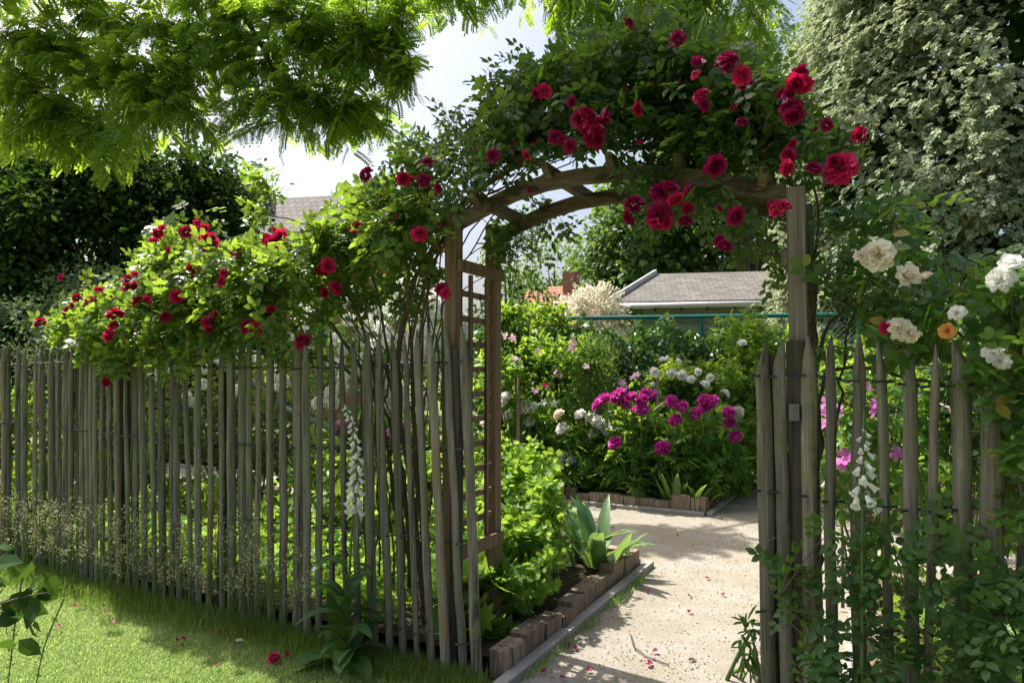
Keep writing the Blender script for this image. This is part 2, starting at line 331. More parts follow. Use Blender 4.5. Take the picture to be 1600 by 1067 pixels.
# ------------------------------------------------------------------ ground
def sheet(name, pts, mat, z=None):
    a = Acc(); a.faces([np.array([p[0], p[1], p[2] if z is None else z]) for p in pts], [tuple(range(len(pts)))])
    o = mk(name, a, mat); o['kind'] = 'structure'; return o
sheet('ground', [(-300, -300, 0), (300, -300, 0), (300, 300, 0), (-300, 300, 0)], M['lawn'], -.02)
sheet('lawn', [uv(-14, -.02), uv(-14, -9), uv(.30, -9), uv(.30, -.02)], M['lawn'], -.004)
sheet('garden_soil', [uv(-14, 0), uv(14, 0), uv(14, 9), uv(-14, 9)], M['soil'], -.008)
sheet('path', [uv(.28, -9), uv(1.78, -9), uv(1.78, 6.25), uv(.28, 6.25)], M['gravel'], 0)
sheet('cross_path', [uv(-14, 2.4), uv(.28, 2.4), uv(.28, 4.68), uv(-14, 4.68)], M['gravel'], 0)
sheet('cross_path', [uv(1.78, 2.4), uv(14, 2.4), uv(14, 4.68), uv(1.78, 4.68)], M['gravel'], 0)
sheet('bed_near', [uv(-14, .03), uv(.2, .03), uv(.2, 2.32), uv(-14, 2.32)], M['soil'], .09)
sheet('bed_far', [uv(-14, 4.8), uv(.16, 4.8), uv(.16, 6.3), uv(-14, 6.3)], M['soil'], .09)
sheet('bed_back', [uv(-14, 6.32), uv(9, 6.32), uv(9, 9), uv(-14, 9)], M['soil'], .086)
sheet('bed_right', [uv(1.95, -.05), uv(9, -.05), uv(9, 2.3), uv(1.95, 2.3)], M['soil'], .09)
sheet('bed_right_far', [uv(1.95, 4.8), uv(9, 4.8), uv(9, 6.3), uv(1.95, 6.3)], M['soil'], .09)

def kerb(name, a, b, w=.07, h=.045):
    a, b = np.asarray(a), np.asarray(b); d = b - a; L = np.linalg.norm(d); d /= L; s = np.cross(Z, d)
    A = Acc(); n = max(1, round(L / 1.0)); st = L / n
    for i in range(n):
        c = a + d * st * (i + .5); A.box(c + Z * (h / 2 - .01), d * (st / 2 - .003), s * w / 2, Z * (h / 2 + .01))
    o = mk(name, A, M['kerb']); o['kind'] = 'structure'; bev(o, .006); return o
def bev(o, w, seg=2):
    m = o.modifiers.new('bevel', 'BEVEL'); m.width = w; m.segments = seg; m.limit_method = 'ANGLE'
kerb('kerb', uv(.285, -.12), uv(.285, 2.42)); kerb('kerb', uv(.2, 2.42), uv(-9, 2.42))
kerb('kerb', uv(.285, 4.66), uv(.285, 6.2)); kerb('kerb', uv(.24, 4.64), uv(-9, 4.64)); kerb('kerb', uv(.33, 6.23), uv(2.4, 6.23))
kerb('kerb', uv(1.8, .1), uv(1.8, 2.42)); kerb('kerb', uv(1.84, 2.42), uv(8, 2.42)); kerb('kerb', uv(1.8, 4.64), uv(8, 4.64))

def edging(label, runs):
    t = thing('timber_bed_edging', label, 'bed edging', runs[0][0], 'timber edgings of the raised beds')
    for (a, b, n) in runs:
        a, b = np.asarray(a), np.asarray(b); d = b - a; L = np.linalg.norm(d); d /= L; s = np.cross(Z, d); x = 0
        w = R.uniform(.8, 1.25, n); w *= L / w.sum()
        for k in range(n):
            h = R.choice([.11, .14, .16, .19]) + R.uniform(-.015, .015); c = a + d * (x + w[k] / 2) + s * R.normal(0, .01); x += w[k]
            A = Acc(); A.box(c + Z * (h / 2 - .02), d * (w[k] / 2 - .002), s * .055, Z * (h / 2 + .02) + d * R.normal(0, .003) + s * R.normal(0, .005))
            o = mk('timber_block', A, M['timber'], t); bev(o, .005)
    return t
edging('timber block edging of the near left bed, running from the arch to the gravel corner', [(uv(.19, .03), uv(.19, 2.32), 11), (uv(.135, 2.325), uv(-3, 2.325), 16)])
edging('timber block edging around the corner of the far bed in front of the magenta peonies', [(uv(.24, 4.735), uv(-4.5, 4.735), 25), (uv(.18, 4.8), uv(.18, 6.2), 8)])
edging('short timber block edging closing the end of the gravel path behind the gate', [(uv(.2, 6.33), uv(2.4, 6.33), 11)])
edging('timber block edging glimpsed behind the right picket fence', [(uv(1.9, .1), uv(1.9, 2.32), 11), (uv(1.96, 2.33), uv(6, 2.33), 20)])
edging('timber block edging across the gravel behind the right picket fence', [(uv(1.9, 4.735), uv(6.5, 4.735), 22)])

# ------------------------------------------------------------------ picket fences
def picket(acc, b, t, w, seed, split=False):
    r = np.random.default_rng(seed); b, t = np.asarray(b), np.asarray(t); H = np.linalg.norm(t - b); k, n = 10, 15
    a = np.arange(k) * 2 * np.pi / k; d = (t - b) / H
    zs = np.concatenate([np.linspace(0, .9, n - 3), [.94, .975, 1.0]]); wob = np.cumsum(r.normal(0, .0022, (n, 2)), 0); vs = []
    sh = 1 + r.normal(0, .07, k); flat = r.uniform(.5, .75); ph = r.uniform(0, 6); tw = r.normal(0, .25); tipu = r.normal(0, .25)
    for i, z in enumerate(zs):
        f = 1 if z < .91 else {.94: .8, .975: .45, 1.0: .12}[round(float(z), 3)]
        f *= 1 + .05 * math.sin(z * 9 + ph) + r.normal(0, .02)
        x = np.cos(a + tw * z) * w / 2 * f * sh; y = np.sin(a + tw * z) * w / 2 * f * flat * sh
        o = b + d * H * z + U * (wob[i, 0] + (1 - f) * tipu * w * (z > .9)) + V * wob[i, 1]
        vs.append(o + x[:, None] * U + y[:, None] * V)
    f = [(i * k + j, i * k + (j + 1) % k, (i + 1) * k + (j + 1) % k, (i + 1) * k + j) for i in range(n - 1) for j in range(k)]
    f += [tuple(range((n - 1) * k, n * k))]
    acc.faces(np.concatenate(vs), f)
# (centre x at y~612, width px, top y, drift of the foot in px over 360 px)
LP = [(4,9,540,0),(13,9,535,0),(26,10,540,1),(40,10,545,0),(54,8,540,0),(65,11,545,-1),(81,11,545,0),(92,9,540,0),(98,8,545,1),(105,9,540,0),(112,8,538,-4),(121,8,545,0),(127,9,535,0),
      (134,8,545,1),(143,9,542,0),(151,8,546,0),(160,9,536,0),(170,9,540,4),(183,10,545,6),(198,8,538,3),(209,14,540,3),(222,11,535,6),(239,9,536,4),(252,14,522,3),(269,8,520,1),(281,12,518,2),(293,9,517,4),
      (310,11,521,2),(327,9,520,1),(346,10,520,2),(362,12.5,517,-1),(377,13,515,1),(392,10,514,0),(403,10,514,0),(423,12,516,0),(441,12.5,515,2),(464,15,518,1),(482,14,522,-1),(503,11.5,514,-3),(519,9.5,517,2),
      (537,9,525,4),(553,12,518,6),(575,15.5,520,8),(596,14,518,11),(617,14,520,12),(638,10,520,14),(661,11,514,12),(678,15,512,16),(703,12,514,16),(726,15,509,15)]
lf = thing('picket_fence', 'long row of grey chestnut pickets with red roses along its top, left of the arch', 'fence', uv(-2.5, 0), 'chestnut picket fences beside the arch')
def add_picket(fence, px, wpx, ytop, drift, v, seed, base=0.0):
    vo = v + R.normal(0, .012); top = pv(px - drift * .28, ytop, vo); d = pv(px, 612, vo); u1, _ = to_uv(pv(px + drift, 972, vo)); u2, _ = to_uv(top)
    zb = pv(px + drift, 972, vo)[2]; k = (zb - (-.04)) / max(.2, (top[2] - zb)); u0 = u1 - (u2 - u1) * k
    ppm = FPX / d[1]; A = Acc(); picket(A, uv(u0, vo, -.04), top, wpx / ppm * 1.12, seed)
    return mk('picket', A, M['picket'], fence, smooth=True)
for i, p in enumerate(LP): add_picket(lf, *p, -.06, 100 + i)
for k in range(10):                                    # the fence runs on beyond the left edge of the frame
    A = Acc(); u = -4.95 - k * .085; picket(A, uv(u, -.06, -.04), uv(u + R.normal(0, .02), -.06, 1.79 + R.normal(0, .03)), .055, 300 + k); mk('picket', A, M['picket'], lf, smooth=True)
def wires(fence, us, zfun, v, extra):
    for zi in range(4):
        pts = []
        for u in us:
            pts.append(uv(u, v + (.028 if len(pts) % 2 else -.028), zfun(zi, u) + .006 * math.sin(u * 23 + zi)))
        A = Acc(); A.tube(pts, .0033, 4); A.tube([p + Z * .008 * (1 if i % 2 else -1) for i, p in enumerate(pts)], .0033, 4); mk('wire', A, M['wire'], fence)
lus = []
for (px, w, yt, dr) in LP:
    u, _ = to_uv(pv(px, 640, -.06)); lus += [u - .035, u + .035]
wires(lf, [-5.7, -5.3] + lus, lambda i, u: (1.63, 1.14, .65, .17)[i] + .03 * math.sin(u * 1.3 + i), -.06, 0)
A = Acc(); p = pv(714, 560, -.02); A.box([p[0], p[1], .84], U * .026, V * .026, Z * .86); mk('post', A, M['post'], lf)
for u in (-2.95, -1.85): A = Acc(); A.box(uv(u, .0, .78), U * .03, V * .03, Z * .8); mk('post', A, M['post'], lf)

RP = [(1192,22,536,7),(1216,19,529,10),(1262,20,526,5),(1298,15,524,3),(1340,18,520,2),(1380,14,531,5),(1420,17,528,4),(1458,12,536,-5),(1500,25,530,7),(1550,26,533,2),(1602,14,540,6)]
rf = thing('picket_fence', 'short shaded row of spaced chestnut pickets right of the arch, tangled with cream roses', 'fence', uv(2.3, 0), 'chestnut picket fences beside the arch')
for i, p in enumerate(RP): add_picket(rf, p[0], p[1], p[2], p[3], -.06, 200 + i)
for k in range(5):
    A = Acc(); u = 2.78 + k * .11; picket(A, uv(u, -.06, -.04), uv(u, -.06, 1.7), .06, 340 + k); mk('picket', A, M['picket'], rf, smooth=True)
rus = []
for p in RP:
    u, _ = to_uv(pv(p[0], 640, -.06)); rus += [u - .04, u + .04]
wires(rf, rus + [2.8, 3.3], lambda i, u: (1.535, 1.06, .58, .15)[i] + .02 * math.sin(u * 5 + i), -.06, 0)
A = Acc(); q = pv(1244, 620, -.025); A.box([q[0], q[1], .84], U * .034, V * .02, Z * .86); mk('post', A, M['post'], rf)
A = Acc(); q2 = pv(1207, 620, -.01); A.box([q2[0], q2[1], .82], U * .03, V * .02, Z * .82); mk('post', A, M['post'], rf)
A = Acc(); q = pv(1241, 644, -.055); A.box(q, U * .02, V * .008, Z * .035); A.box(q + Z * .012, U * .012, V * .014, Z * .006); A.box(q - Z * .016, U * .006, V * .013, Z * .006); o = mk('latch_plate', A, M['latch'], rf)

# ------------------------------------------------------------------ the rose arch
arch = thing('rose_arch', 'wooden garden arch with curved top beams and trellis sides over the gravel path', 'garden arch', uv(.8, .15))
DEP, PW = .44, .037
uL = to_uv(pv(709, 400, .02))[0]; uR = to_uv(pv(1246, 400, .02))[0]; zL = pv(709, 328, .02)[2]; zR = pv(1246, 294, .02)[2]
for u, v, zt, mm in ((uL, .02, zL, 'archwood'), (uL, .02 + DEP, zL, 'archwood'), (uR, .02, zR, 'archgrey'), (uR, .02 + DEP, zR + .02, 'archgrey')):
    A = Acc(); A.box(uv(u, v, zt / 2 - .05), U * PW, V * PW, Z * (zt / 2 + .05)); o = mk('post', A, M[mm], arch); bev(o, .004)
prof = [(722, 336), (760, 313), (800, 293), (850, 276), (905, 265), (960, 260), (1015, 260), (1070, 264), (1125, 272), (1180, 282), (1226, 292)]
UZ = [(to_uv(pv(x, y, .02))[0], pv(x, y, .02)[2]) for x, y in prof]
UZ[0] = (uL + PW + .001, UZ[0][1]); UZ[-1] = (uR - PW - .001, UZ[-1][1])
for v in (.02, .02 + DEP):
    A = Acc(); vs, n = [], len(UZ)
    for i, (u, z) in enumerate(UZ):
        i0, i1 = max(0, i - 1), min(n - 1, i + 1); tx, tz = UZ[i1][0] - UZ[i0][0], UZ[i1][1] - UZ[i0][1]; L = math.hypot(tx, tz); nx, nz = tz / L * .075, -tx / L * .075
        if i in (0, n - 1): nx, nz = 0, -.078
        for dv in (-.022, .022): vs += [uv(u, v + dv, z), uv(u + nx, v + dv, z + nz)]
    f = []
    for i in range(n - 1):
        a, b = i * 4, i * 4 + 4; f += [(a, a + 1, b + 1, b), (a + 2, b + 2, b + 3, a + 3), (a, b, b + 2, a + 2), (a + 1, a + 3, b + 3, b + 1)]
    f += [(0, 2, 3, 1), (n * 4 - 4, n * 4 - 3, n * 4 - 1, n * 4 - 2)]
    A.faces(vs, f); mk('curved_beam', A, M['archbeam'], arch)
for px in (752, 862, 960, 1064, 1195):
    j = min(range(len(prof)), key=lambda i: abs(prof[i][0] - px)); j = max(1, min(len(UZ) - 2, j)); uu = to_uv(pv(px, 280, .02))[0]
    zz = np.interp(uu, [a for a, _ in UZ], [b for _, b in UZ]); tx, tz = UZ[j + 1][0] - UZ[j - 1][0], UZ[j + 1][1] - UZ[j - 1][1]; L = math.hypot(tx, tz)
    t = U * tx / L + Z * tz / L; nn = np.cross(t, V); nn = nn if nn[2] > 0 else -nn
    A = Acc(); c = uv(uu, .02 + DEP / 2, zz) + nn * .006; h1, h2 = DEP / 2 + .11, DEP / 2 + .045; q = []
    for sx in (-1, 1):
        for (vv, nz) in ((-h2, -.035), (-h1, .035), (h1, .035), (h2, -.035)): q.append(c + t * .019 * sx + V * vv + nn * nz)
    A.faces(q, [(0, 1, 2, 3), (7, 6, 5, 4), (0, 4, 5, 1), (1, 5, 6, 2), (2, 6, 7, 3), (3, 7, 4, 0)]); o = mk('rafter', A, M['archbeam'], arch); bev(o, .003)
def trellis(u, zt, zb, sg, mat):
    A = Acc(); A.box(uv(u, .02 + DEP / 2, (zt + zb) / 2), U * .004, V * .004, Z * .01)      # the joint block in the middle of the panel
    pn = mk('trellis_panel', A, mat, arch); du = sg * .026; va, vb = .02 - PW + .004, .02 + DEP + PW - .004
    for z in (zt, zb):
        A = Acc(); A.box(uv(u + sg * (PW + .014), .02 + DEP / 2, z), U * .013, V * (DEP / 2 + .025), Z * .033); o = mk('rail', A, mat, pn); bev(o, .003)
    for v in (.02 + DEP * .31, .02 + DEP * .72):
        A = Acc(); A.box(uv(u + du, v, (zt + zb) / 2), U * .009, V * .012, Z * ((zt - zb) / 2 - .034)); mk('lath', A, mat, pn)
    n = 11
    for i in range(1, n):
        z = zb + (zt - zb) * i / n; A = Acc(); A.box(uv(u + du - sg * .019, .02 + DEP / 2, z), U * .0095, V * (DEP / 2 - PW - .001), Z * .016); mk('lath', A, mat, pn)
trellis(uL, 2.155, .60, 1, M['archwood']); trellis(uR, 2.06, .5, -1, M['archgrey'])

# ------------------------------------------------------------------ flowers
def petal_patch(w, h, cup, curl, ruff=0.0, rr=None):
    """3x4 grid petal, base at the origin, growing along +y, opening to +z"""
    v = []
    for i, t in enumerate((0, .4, .75, 1.0)):
        ww = w * (.35, .95, 1.0, .62)[i]
        for x in (-1, 0, 1):
            z = cup * (x * x * .5 * ww) + curl * t * t + (rr.normal(0, ruff) if rr is not None and t > 0 else 0)
            v.append((x * ww * .5, t * h * (1 - .08 * x * x * (i == 3) + .05 * (x == 0) * (i == 3)), z))
    f = [(r * 3 + c, r * 3 + c + 1, r * 3 + c + 4, r * 3 + c + 3) for r in range(3) for c in range(2)]
    return tmpl(v, f)
def bloom(whorls, seed, ruff=.03):
    r = np.random.default_rng(seed); P = []
    for (n, r0, tilt, w, h, cup, curl, z0) in whorls:
        a0 = r.uniform(0, 6)
        for k in range(n):
            a = a0 + 2 * math.pi * k / n + r.normal(0, .12); tl = tilt + r.normal(0, .1)
            T = petal_patch(w * r.uniform(.85, 1.15), h * r.uniform(.88, 1.1), cup, curl, ruff, r)
            ct, s_ = math.cos(tl), math.sin(tl)
            # tilt about x: 0 = flat and outwards, pi/2 = upright (inner side faces the axis)
            M1 = np.array([[1, 0, 0], [0, ct, -s_], [0, s_, ct]]); c, s2 = math.cos(a), math.sin(a); M2 = np.array([[c, -s2, 0], [s2, c, 0], [0, 0, 1]])
            P.append(xf(T, M2 @ M1, M2 @ np.array([0, r0, z0])))
    return join(P)
def flower_mesh(name, T, mats, smooth=True, extra=None):
    A = Acc(); A.raw(*T)
    if extra: extra(A)
    o = mk(name, A, mats, smooth=smooth); me = o.data; bpy.data.objects.remove(o); return me
ROSEW = [(4,.02,1.4,.3,.42,.9,-.02,.12),(6,.08,1.25,.4,.5,.8,-.04,.07),(8,.15,1.05,.44,.56,.7,-.08,.03),(9,.22,.78,.5,.6,.5,-.14,-.01),(9,.28,.45,.56,.64,.35,-.16,-.05),(9,.32,.1,.6,.66,.25,-.2,-.1)]
ROSEH = [(4,.02,1.5,.36,.55,.9,.02,.1),(6,.1,1.3,.5,.62,.7,-.03,.02),(7,.18,1.05,.56,.66,.5,-.08,-.04),(6,.24,.7,.6,.62,.4,-.12,-.08)]
ROSE_ME = {k: [flower_mesh('rose_bloom', bloom(ROSEW, s), M[k]) for s in (1, 2, 3)] + [flower_mesh('rose_bloom', bloom(ROSEH, q), M[k]) for q in (9, 10)] for k in ('red', 'wine', 'pinkred', 'cream', 'apricot', 'white', 'pink', 'lilac')}
PEOW = [(5,.02,1.5,.4,.55,.6,.02,.1),(8,.1,1.25,.42,.62,.5,-.03,.08),(10,.2,1.0,.44,.66,.4,-.08,.04),(11,.3,.7,.46,.66,.3,-.12,.0),(11,.36,.35,.48,.62,.3,-.15,-.05),(10,.38,-.05,.5,.58,.2,-.15,-.12),(8,.34,-.5,.5,.5,.2,-.1,-.18)]
PEO_ME = {k: [flower_mesh('peony_bloom', bloom(PEOW, s, .07), M[k]) for s in (11, 12, 13)] for k in ('white', 'magenta', 'cream', 'pink')}
STARW = [(5,.03,.25,.5,.8,.2,-.15,0)]
STAR_ME = {k: [flower_mesh('small_bloom', bloom(STARW, s), M[k]) for s in (21, 22)] for k in ('white', 'pink', 'lilac', 'pinkred')}
def pompom(seed):
    r = np.random.default_rng(seed); n = 110; d = nrm(r.normal(0, 1, (n, 3))); A = Acc()
    fl = tmpl([(-.5,-.5,.1),(.5,-.5,.1),(.5,.5,.1),(-.5,.5,.1),(0,0,0)], [(0,1,4),(1,2,4),(2,3,4),(3,0,4)])
    Rm = frames(nrm(np.cross(d, r.normal(0, 1, (n, 3)))), d + r.normal(0, .25, (n, 3)))
    A.scatter(fl, d * r.uniform(.8, 1.05, n)[:, None], Rm, np.full(n, .36)); o = mk('flower_cluster', A, M['white']); me = o.data; bpy.data.objects.remove(o); return me
POM = [pompom(31), pompom(32)]
def face_rot(d, spin=None):
    d = nrm(np.asarray(d, float)); x = nrm(np.cross(d, R.normal(0, 1, 3))); y = np.cross(d, x); return np.stack([x, y, d], -1)
TOCAM = lambda p: nrm(CAM - p)
def bloom_at(plant, ml, p, size, name='bloom', face=(0, -.3, .5), j=.45):
    d = TOCAM(p) * (.75 if name != 'rose' else .5) + np.array(face) + R.normal(0, j, 3)
    return place(name, ml[R.integers(len(ml))], plant, p, face_rot(d), size)

# ------------------------------------------------------------------ climbing plants
def bez(a, b, c, n):
    t = np.linspace(0, 1, n)[:, None]; return (1 - t) ** 2 * a + 2 * t * (1 - t) * b + t * t * c
def twigs(nodes, targets, per, stemA, leafA, T, size, r0=.0035, bulge=.12, lm=0, spread=.06, frac=.25, up=.5, kstem=4):
    """a twig from the nearest node of the main canes to each target, set with leaves"""
    nodes = np.asarray(nodes); P, D = [], []
    for t in targets:
        d2 = ((nodes - t) ** 2).sum(1) * R.uniform(.6, 1.6, len(nodes)); a = nodes[d2.argmin()]
        mid = (a + t) / 2 + np.array([0, 0, np.linalg.norm(t - a) * bulge]) + R.normal(0, .04, 3)
        pts = bez(a, mid, t, 7); stemA.tube(pts, np.linspace(r0, r0 * .4, 7), kstem, cap=False)
        s = np.sort(R.uniform(frac, 1, per)); s[-1] = 1; q = np.stack([np.interp(s, np.linspace(0, 1, 7), pts[:, i]) for i in range(3)], 1)
        dr = nrm(t - a); P.append(q); D.append(np.repeat(dr[None], per, 0))
    P = np.concatenate(P); D = np.concatenate(D); n = len(P)
    d = D * .5 + rnd(n, .6) + np.array([0, 0, -.1]); nn = np.array([0, 0, up]) + rnd(n, .45) + np.array([-.1, -.15, .2])
    leafA.scatter(T, P + rnd(n, spread * .3), frames(d, nn), size * R.uniform(.65, 1.2, n), lm)
def in_poly(poly, n):
    poly = np.array(poly, float); lo, hi = poly.min(0), poly.max(0); out = []
    while len(out) < n:
        p = R.uniform(lo, hi); c = False; j = len(poly) - 1
        for i in range(len(poly)):
            if (poly[i, 1] > p[1]) != (poly[j, 1] > p[1]) and p[0] < (poly[j, 0] - poly[i, 0]) * (p[1] - poly[i, 1]) / (poly[j, 1] - poly[i, 1]) + poly[i, 0]: c = not c
            j = i
        if c: out.append(p)
    return out
def smooth_path(pts, n=24):
    pts = np.asarray(pts, float); s = np.concatenate([[0], np.cumsum(np.linalg.norm(np.diff(pts, axis=0), axis=1))]); m = len(pts); q = np.linspace(0, s[-1], n)
    out = np.stack([np.interp(q, s, pts[:, i]) for i in range(3)], 1)
    for _ in range(3): out[1:-1] = (out[:-2] + 2 * out[1:-1] + out[2:]) / 4
    return out
def plant(name, label, cat, base, canes, crad, targets, per, T, size, leafm, canem='cane', group=None, **kw):
    t = thing(name, label, cat, base, group); sA, lA = Acc(), Acc(); nodes = []
    for c, r in zip(canes, crad):
        p = smooth_path(c); p[1:-1] += R.normal(0, .008, (len(p) - 2, 3)); sA.tube(p, np.linspace(r, r * .45, len(p)), 7); nodes += list(p[6:])
    twigs(nodes, targets, per, sA, lA, T, size, **kw)
    mk('canes', sA, M[canem], t, smooth=True); mk('foliage', lA, leafm, t); return t
def pvr(pts, lo, hi): return np.array([pv(p[0], p[1], R.uniform(lo, hi)) for p in pts])

# red rose over the left fence
polyL = [(60, 505), (100, 455), (190, 425), (235, 375), (285, 345), (335, 385), (390, 385), (400, 300), (412, 388), (490, 388), (550, 300), (600, 300), (690, 330), (690, 370), (600, 400), (540, 440), (450, 470), (380, 515), (290, 535), (200, 560), (110, 545)]
polyL2 = [(230, 395), (300, 375), (400, 400), (570, 330), (640, 340), (600, 370), (520, 410), (400, 440), (300, 500), (200, 520), (120, 500)]
tg = np.concatenate([pvr(in_poly(polyL, 290), -.3, .3), pvr(in_poly(polyL2, 120), -.45, .1), pvr(in_poly([(480, 400), (690, 370), (690, 450), (600, 470), (500, 480)], 30), .1, .5), pvr(in_poly([(90, 520), (520, 470), (500, 540), (300, 570), (110, 575)], 30), -.4, -.1), pvr([(392, 262), (405, 285), (410, 310), (398, 330), (420, 270), (300, 325), (250, 345), (265, 350)], -.1, .1)])
canesL = [[pv(640, 930, .25), pv(632, 700, .2), pv(560, 560, .15), pv(480, 560, .1), pv(380, 545, .05), pv(300, 560, -.05), pv(200, 570, -.1), pv(120, 520, -.1)],
          [pv(630, 900, .25), pv(600, 640, .2), pv(540, 520, .1), pv(470, 470, 0), pv(400, 490, 0), pv(330, 500, -.1), pv(240, 450, 0)],
          [pv(640, 880, .25), pv(580, 560, .2), pv(560, 470, .15), pv(480, 400, .1), pv(380, 380, .05), pv(290, 400, 0)],
          [pv(645, 880, .25), pv(600, 520, .2), pv(590, 440, .15), pv(560, 360, .1), pv(470, 350, .1), pv(410, 330, .1)]]
for k in range(14):
    px = R.uniform(250, 680); q0 = R.uniform(560, 700); canesL.append([pv(q0, 900, R.uniform(.15, .4)), pv(q0 + R.normal(0, 25), 600, R.uniform(.05, .2)), pv((px + 620) / 2 + R.normal(0, 25), R.uniform(380, 480), R.uniform(-.05, .2)), pv(px, np.interp(px, [250, 420, 560, 700], [430, 400, 340, 330]) + R.normal(0, 25), R.uniform(-.2, .2))])
roseL = plant('climbing_rose', 'sunlit red climbing rose sprawling along the top of the left picket fence', 'rose', uv(-.55, .25), canesL, [.014, .013, .011, .011] + [.006] * 14, tg, 8, ROSE, .15, M['rose_leaf'], 'cane', bulge=.18)
flL = [(63,503,1),(110,478),(120,465),(140,470),(155,455),(104,486),(180,490,1.2),(172,518),(178,510),(168,526),(200,435),(206,445),(210,430),(196,448),(247,365),(240,378),(254,358),(290,362),(308,350),(315,357),(325,378,1.1),(318,381),
       (230,468),(258,494),(275,462),(245,437),(270,452),(280,470),(322,504),(326,514),(331,492),(370,396),(420,374),(430,366,1.2),(440,370,1.1),(425,380),(388,511),(398,514),(472,533,1.1),(512,415,1.1),(505,421),(555,355),(549,363),(425,485),
       (165,597),(330,372),(350,428),(300,420),(345,440),(655,365),(98,434),(690,452),(698,460),(505,458),(525,450),(265,392),(215,470)]
for f in flL:
    p = pv(f[0], f[1], R.uniform(-.42, -.3)); k = 'red' if R.random() < .5 else ('wine' if R.random() < .4 else 'pinkred')
    bloom_at(roseL, ROSE_ME[k], p, .054 * (f[2] if len(f) > 2 else .85) * R.uniform(.75, 1.15), j=.7)

# dark red rose over the arch
polyA = [(560, 300), (600, 250), (650, 215), (700, 190), (760, 140), (790, 75), (830, 110), (900, 80), (960, 55), (1000, 25), (1060, 45), (1110, 75), (1160, 100), (1225, 120), (1255, 180), (1330, 240), (1290, 270), (1235, 255), (1150, 232), (1000, 222), (860, 236), (760, 280), (690, 340), (620, 350)]
tg = np.concatenate([pvr(in_poly(polyA, 215), -.25, .55), pvr(in_poly([(720, 290), (760, 200), (900, 130), (1100, 130), (1230, 170), (1240, 240), (1000, 215), (850, 230)], 130), -.22, .4), pvr(in_poly([(560, 300), (600, 235), (650, 200), (700, 170), (760, 120), (790, 60), (830, 95), (900, 60), (960, 35), (1000, 5), (1060, 25), (1110, 55), (1160, 80), (1235, 100), (1275, 180), (1350, 250), (1290, 240), (1240, 150), (1150, 120), (1000, 70), (880, 130), (760, 190), (640, 270)], 90), -.3, .5),
                     pvr(in_poly([(980, 270), (1110, 275), (1100, 350), (1000, 355)], 18), -.2, .2), pvr(in_poly([(1080, 300), (1160, 300), (1150, 440), (1110, 455)], 9), -.15, 0.),
                     pvr(in_poly([(780, 350), (900, 330), (880, 400), (800, 440)], 10), .45, .6), pvr(in_poly([(1190, 350), (1232, 340), (1228, 480), (1200, 470)], 5), .3, .5)])
canesA = [[pv(668, 1000, .22), pv(650, 800, .22), pv(615, 600, .2), pv(628, 480, .18), pv(650, 420, .15), pv(690, 350, .1), pv(760, 270, .05), pv(880, 235, .1), pv(1010, 225, .1), pv(1120, 235, .1)],
          [pv(670, 980, .22), pv(655, 780, .22), pv(640, 500, .15), pv(680, 400, .1), pv(740, 290, -.05), pv(830, 190, -.05), pv(930, 140, 0)],
          [pv(660, 960, .22), pv(645, 640, .15), pv(660, 470, .1), pv(700, 330, .3), pv(800, 230, .3), pv(950, 180, .35), pv(1100, 180, .3)],
          [pv(1275, 1000, .3), pv(1268, 700, .3), pv(1262, 480, .3), pv(1268, 330, .25), pv(1220, 240, .15), pv(1120, 190, .1), pv(1010, 110, .1)],
          [pv(1280, 900, .3), pv(1272, 600, .35), pv(1275, 420, .35), pv(1285, 330, .3), pv(1250, 200, .2)]]
for k in range(10):
    a = R.uniform(620, 720); b_ = R.uniform(820, 1180); canesA.append([pv(R.uniform(590, 690), 640, R.uniform(.1, .5)), pv(a, R.uniform(340, 420), R.uniform(0, .3)), pv((a + b_) / 2, R.uniform(215, 262), R.uniform(-.05, .4)), pv(b_, R.uniform(150, 245), R.uniform(-.1, .45))])
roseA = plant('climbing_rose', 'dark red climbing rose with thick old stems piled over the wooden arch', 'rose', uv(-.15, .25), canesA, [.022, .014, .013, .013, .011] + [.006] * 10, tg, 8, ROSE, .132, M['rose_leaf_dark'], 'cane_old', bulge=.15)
flA = [(835,148),(850,142),(878,222,1.1),(868,214),(890,228),(908,185,1.1),(925,193,1.1),(918,178),(940,176,1.1),(932,204),(914,210,1.1),(928,216,1.1),(942,190),(993,172),(770,243),(820,245),(895,160),(1115,258,1.4),
       (1046,297,1.2),(1030,301),(1055,312),(990,318,1.2),(983,340),(1030,337,1.3),(1042,347,1.2),(1022,350),(1070,345),(1075,326),(1076,297),(1218,325,1.1),(1206,321,.7),(1150,338,.9),(1122,328,.6),(1133,383),(1126,378),
       (982,37),(1058,60),(1138,93,1.1),(1140,106),(1160,118),(1165,131),(1249,118,1.25),(1244,130,1.2),(1238,148,1.2),(1255,133),(1235,170,1.1),(1241,181),(1225,147),(1345,212,1.15),(1312,262,1.3),(1300,253),(1306,272),(1272,262,.8),
       (1240,228,.8),(1232,242,.7),(1292,195,.6),(1230,262,.7),(1090,100),(1100,165,.7),(1160,190,.7),(1095,150,.8),(575,268),(570,274),(630,280),(640,284),(662,282),(668,255),(685,295,.7),(1000,225,.6),(825,300,.6),(1085,115,.7)]
for f in flA:
    p = pv(f[0], f[1], R.uniform(-.46, -.36)); k = ('wine', 'wine', 'red', 'wine', 'pinkred')[R.integers(5)]
    bloom_at(roseA, ROSE_ME[k], p, .046 * (f[2] if len(f) > 2 else .9) * R.uniform(.8, 1.1), j=.65)

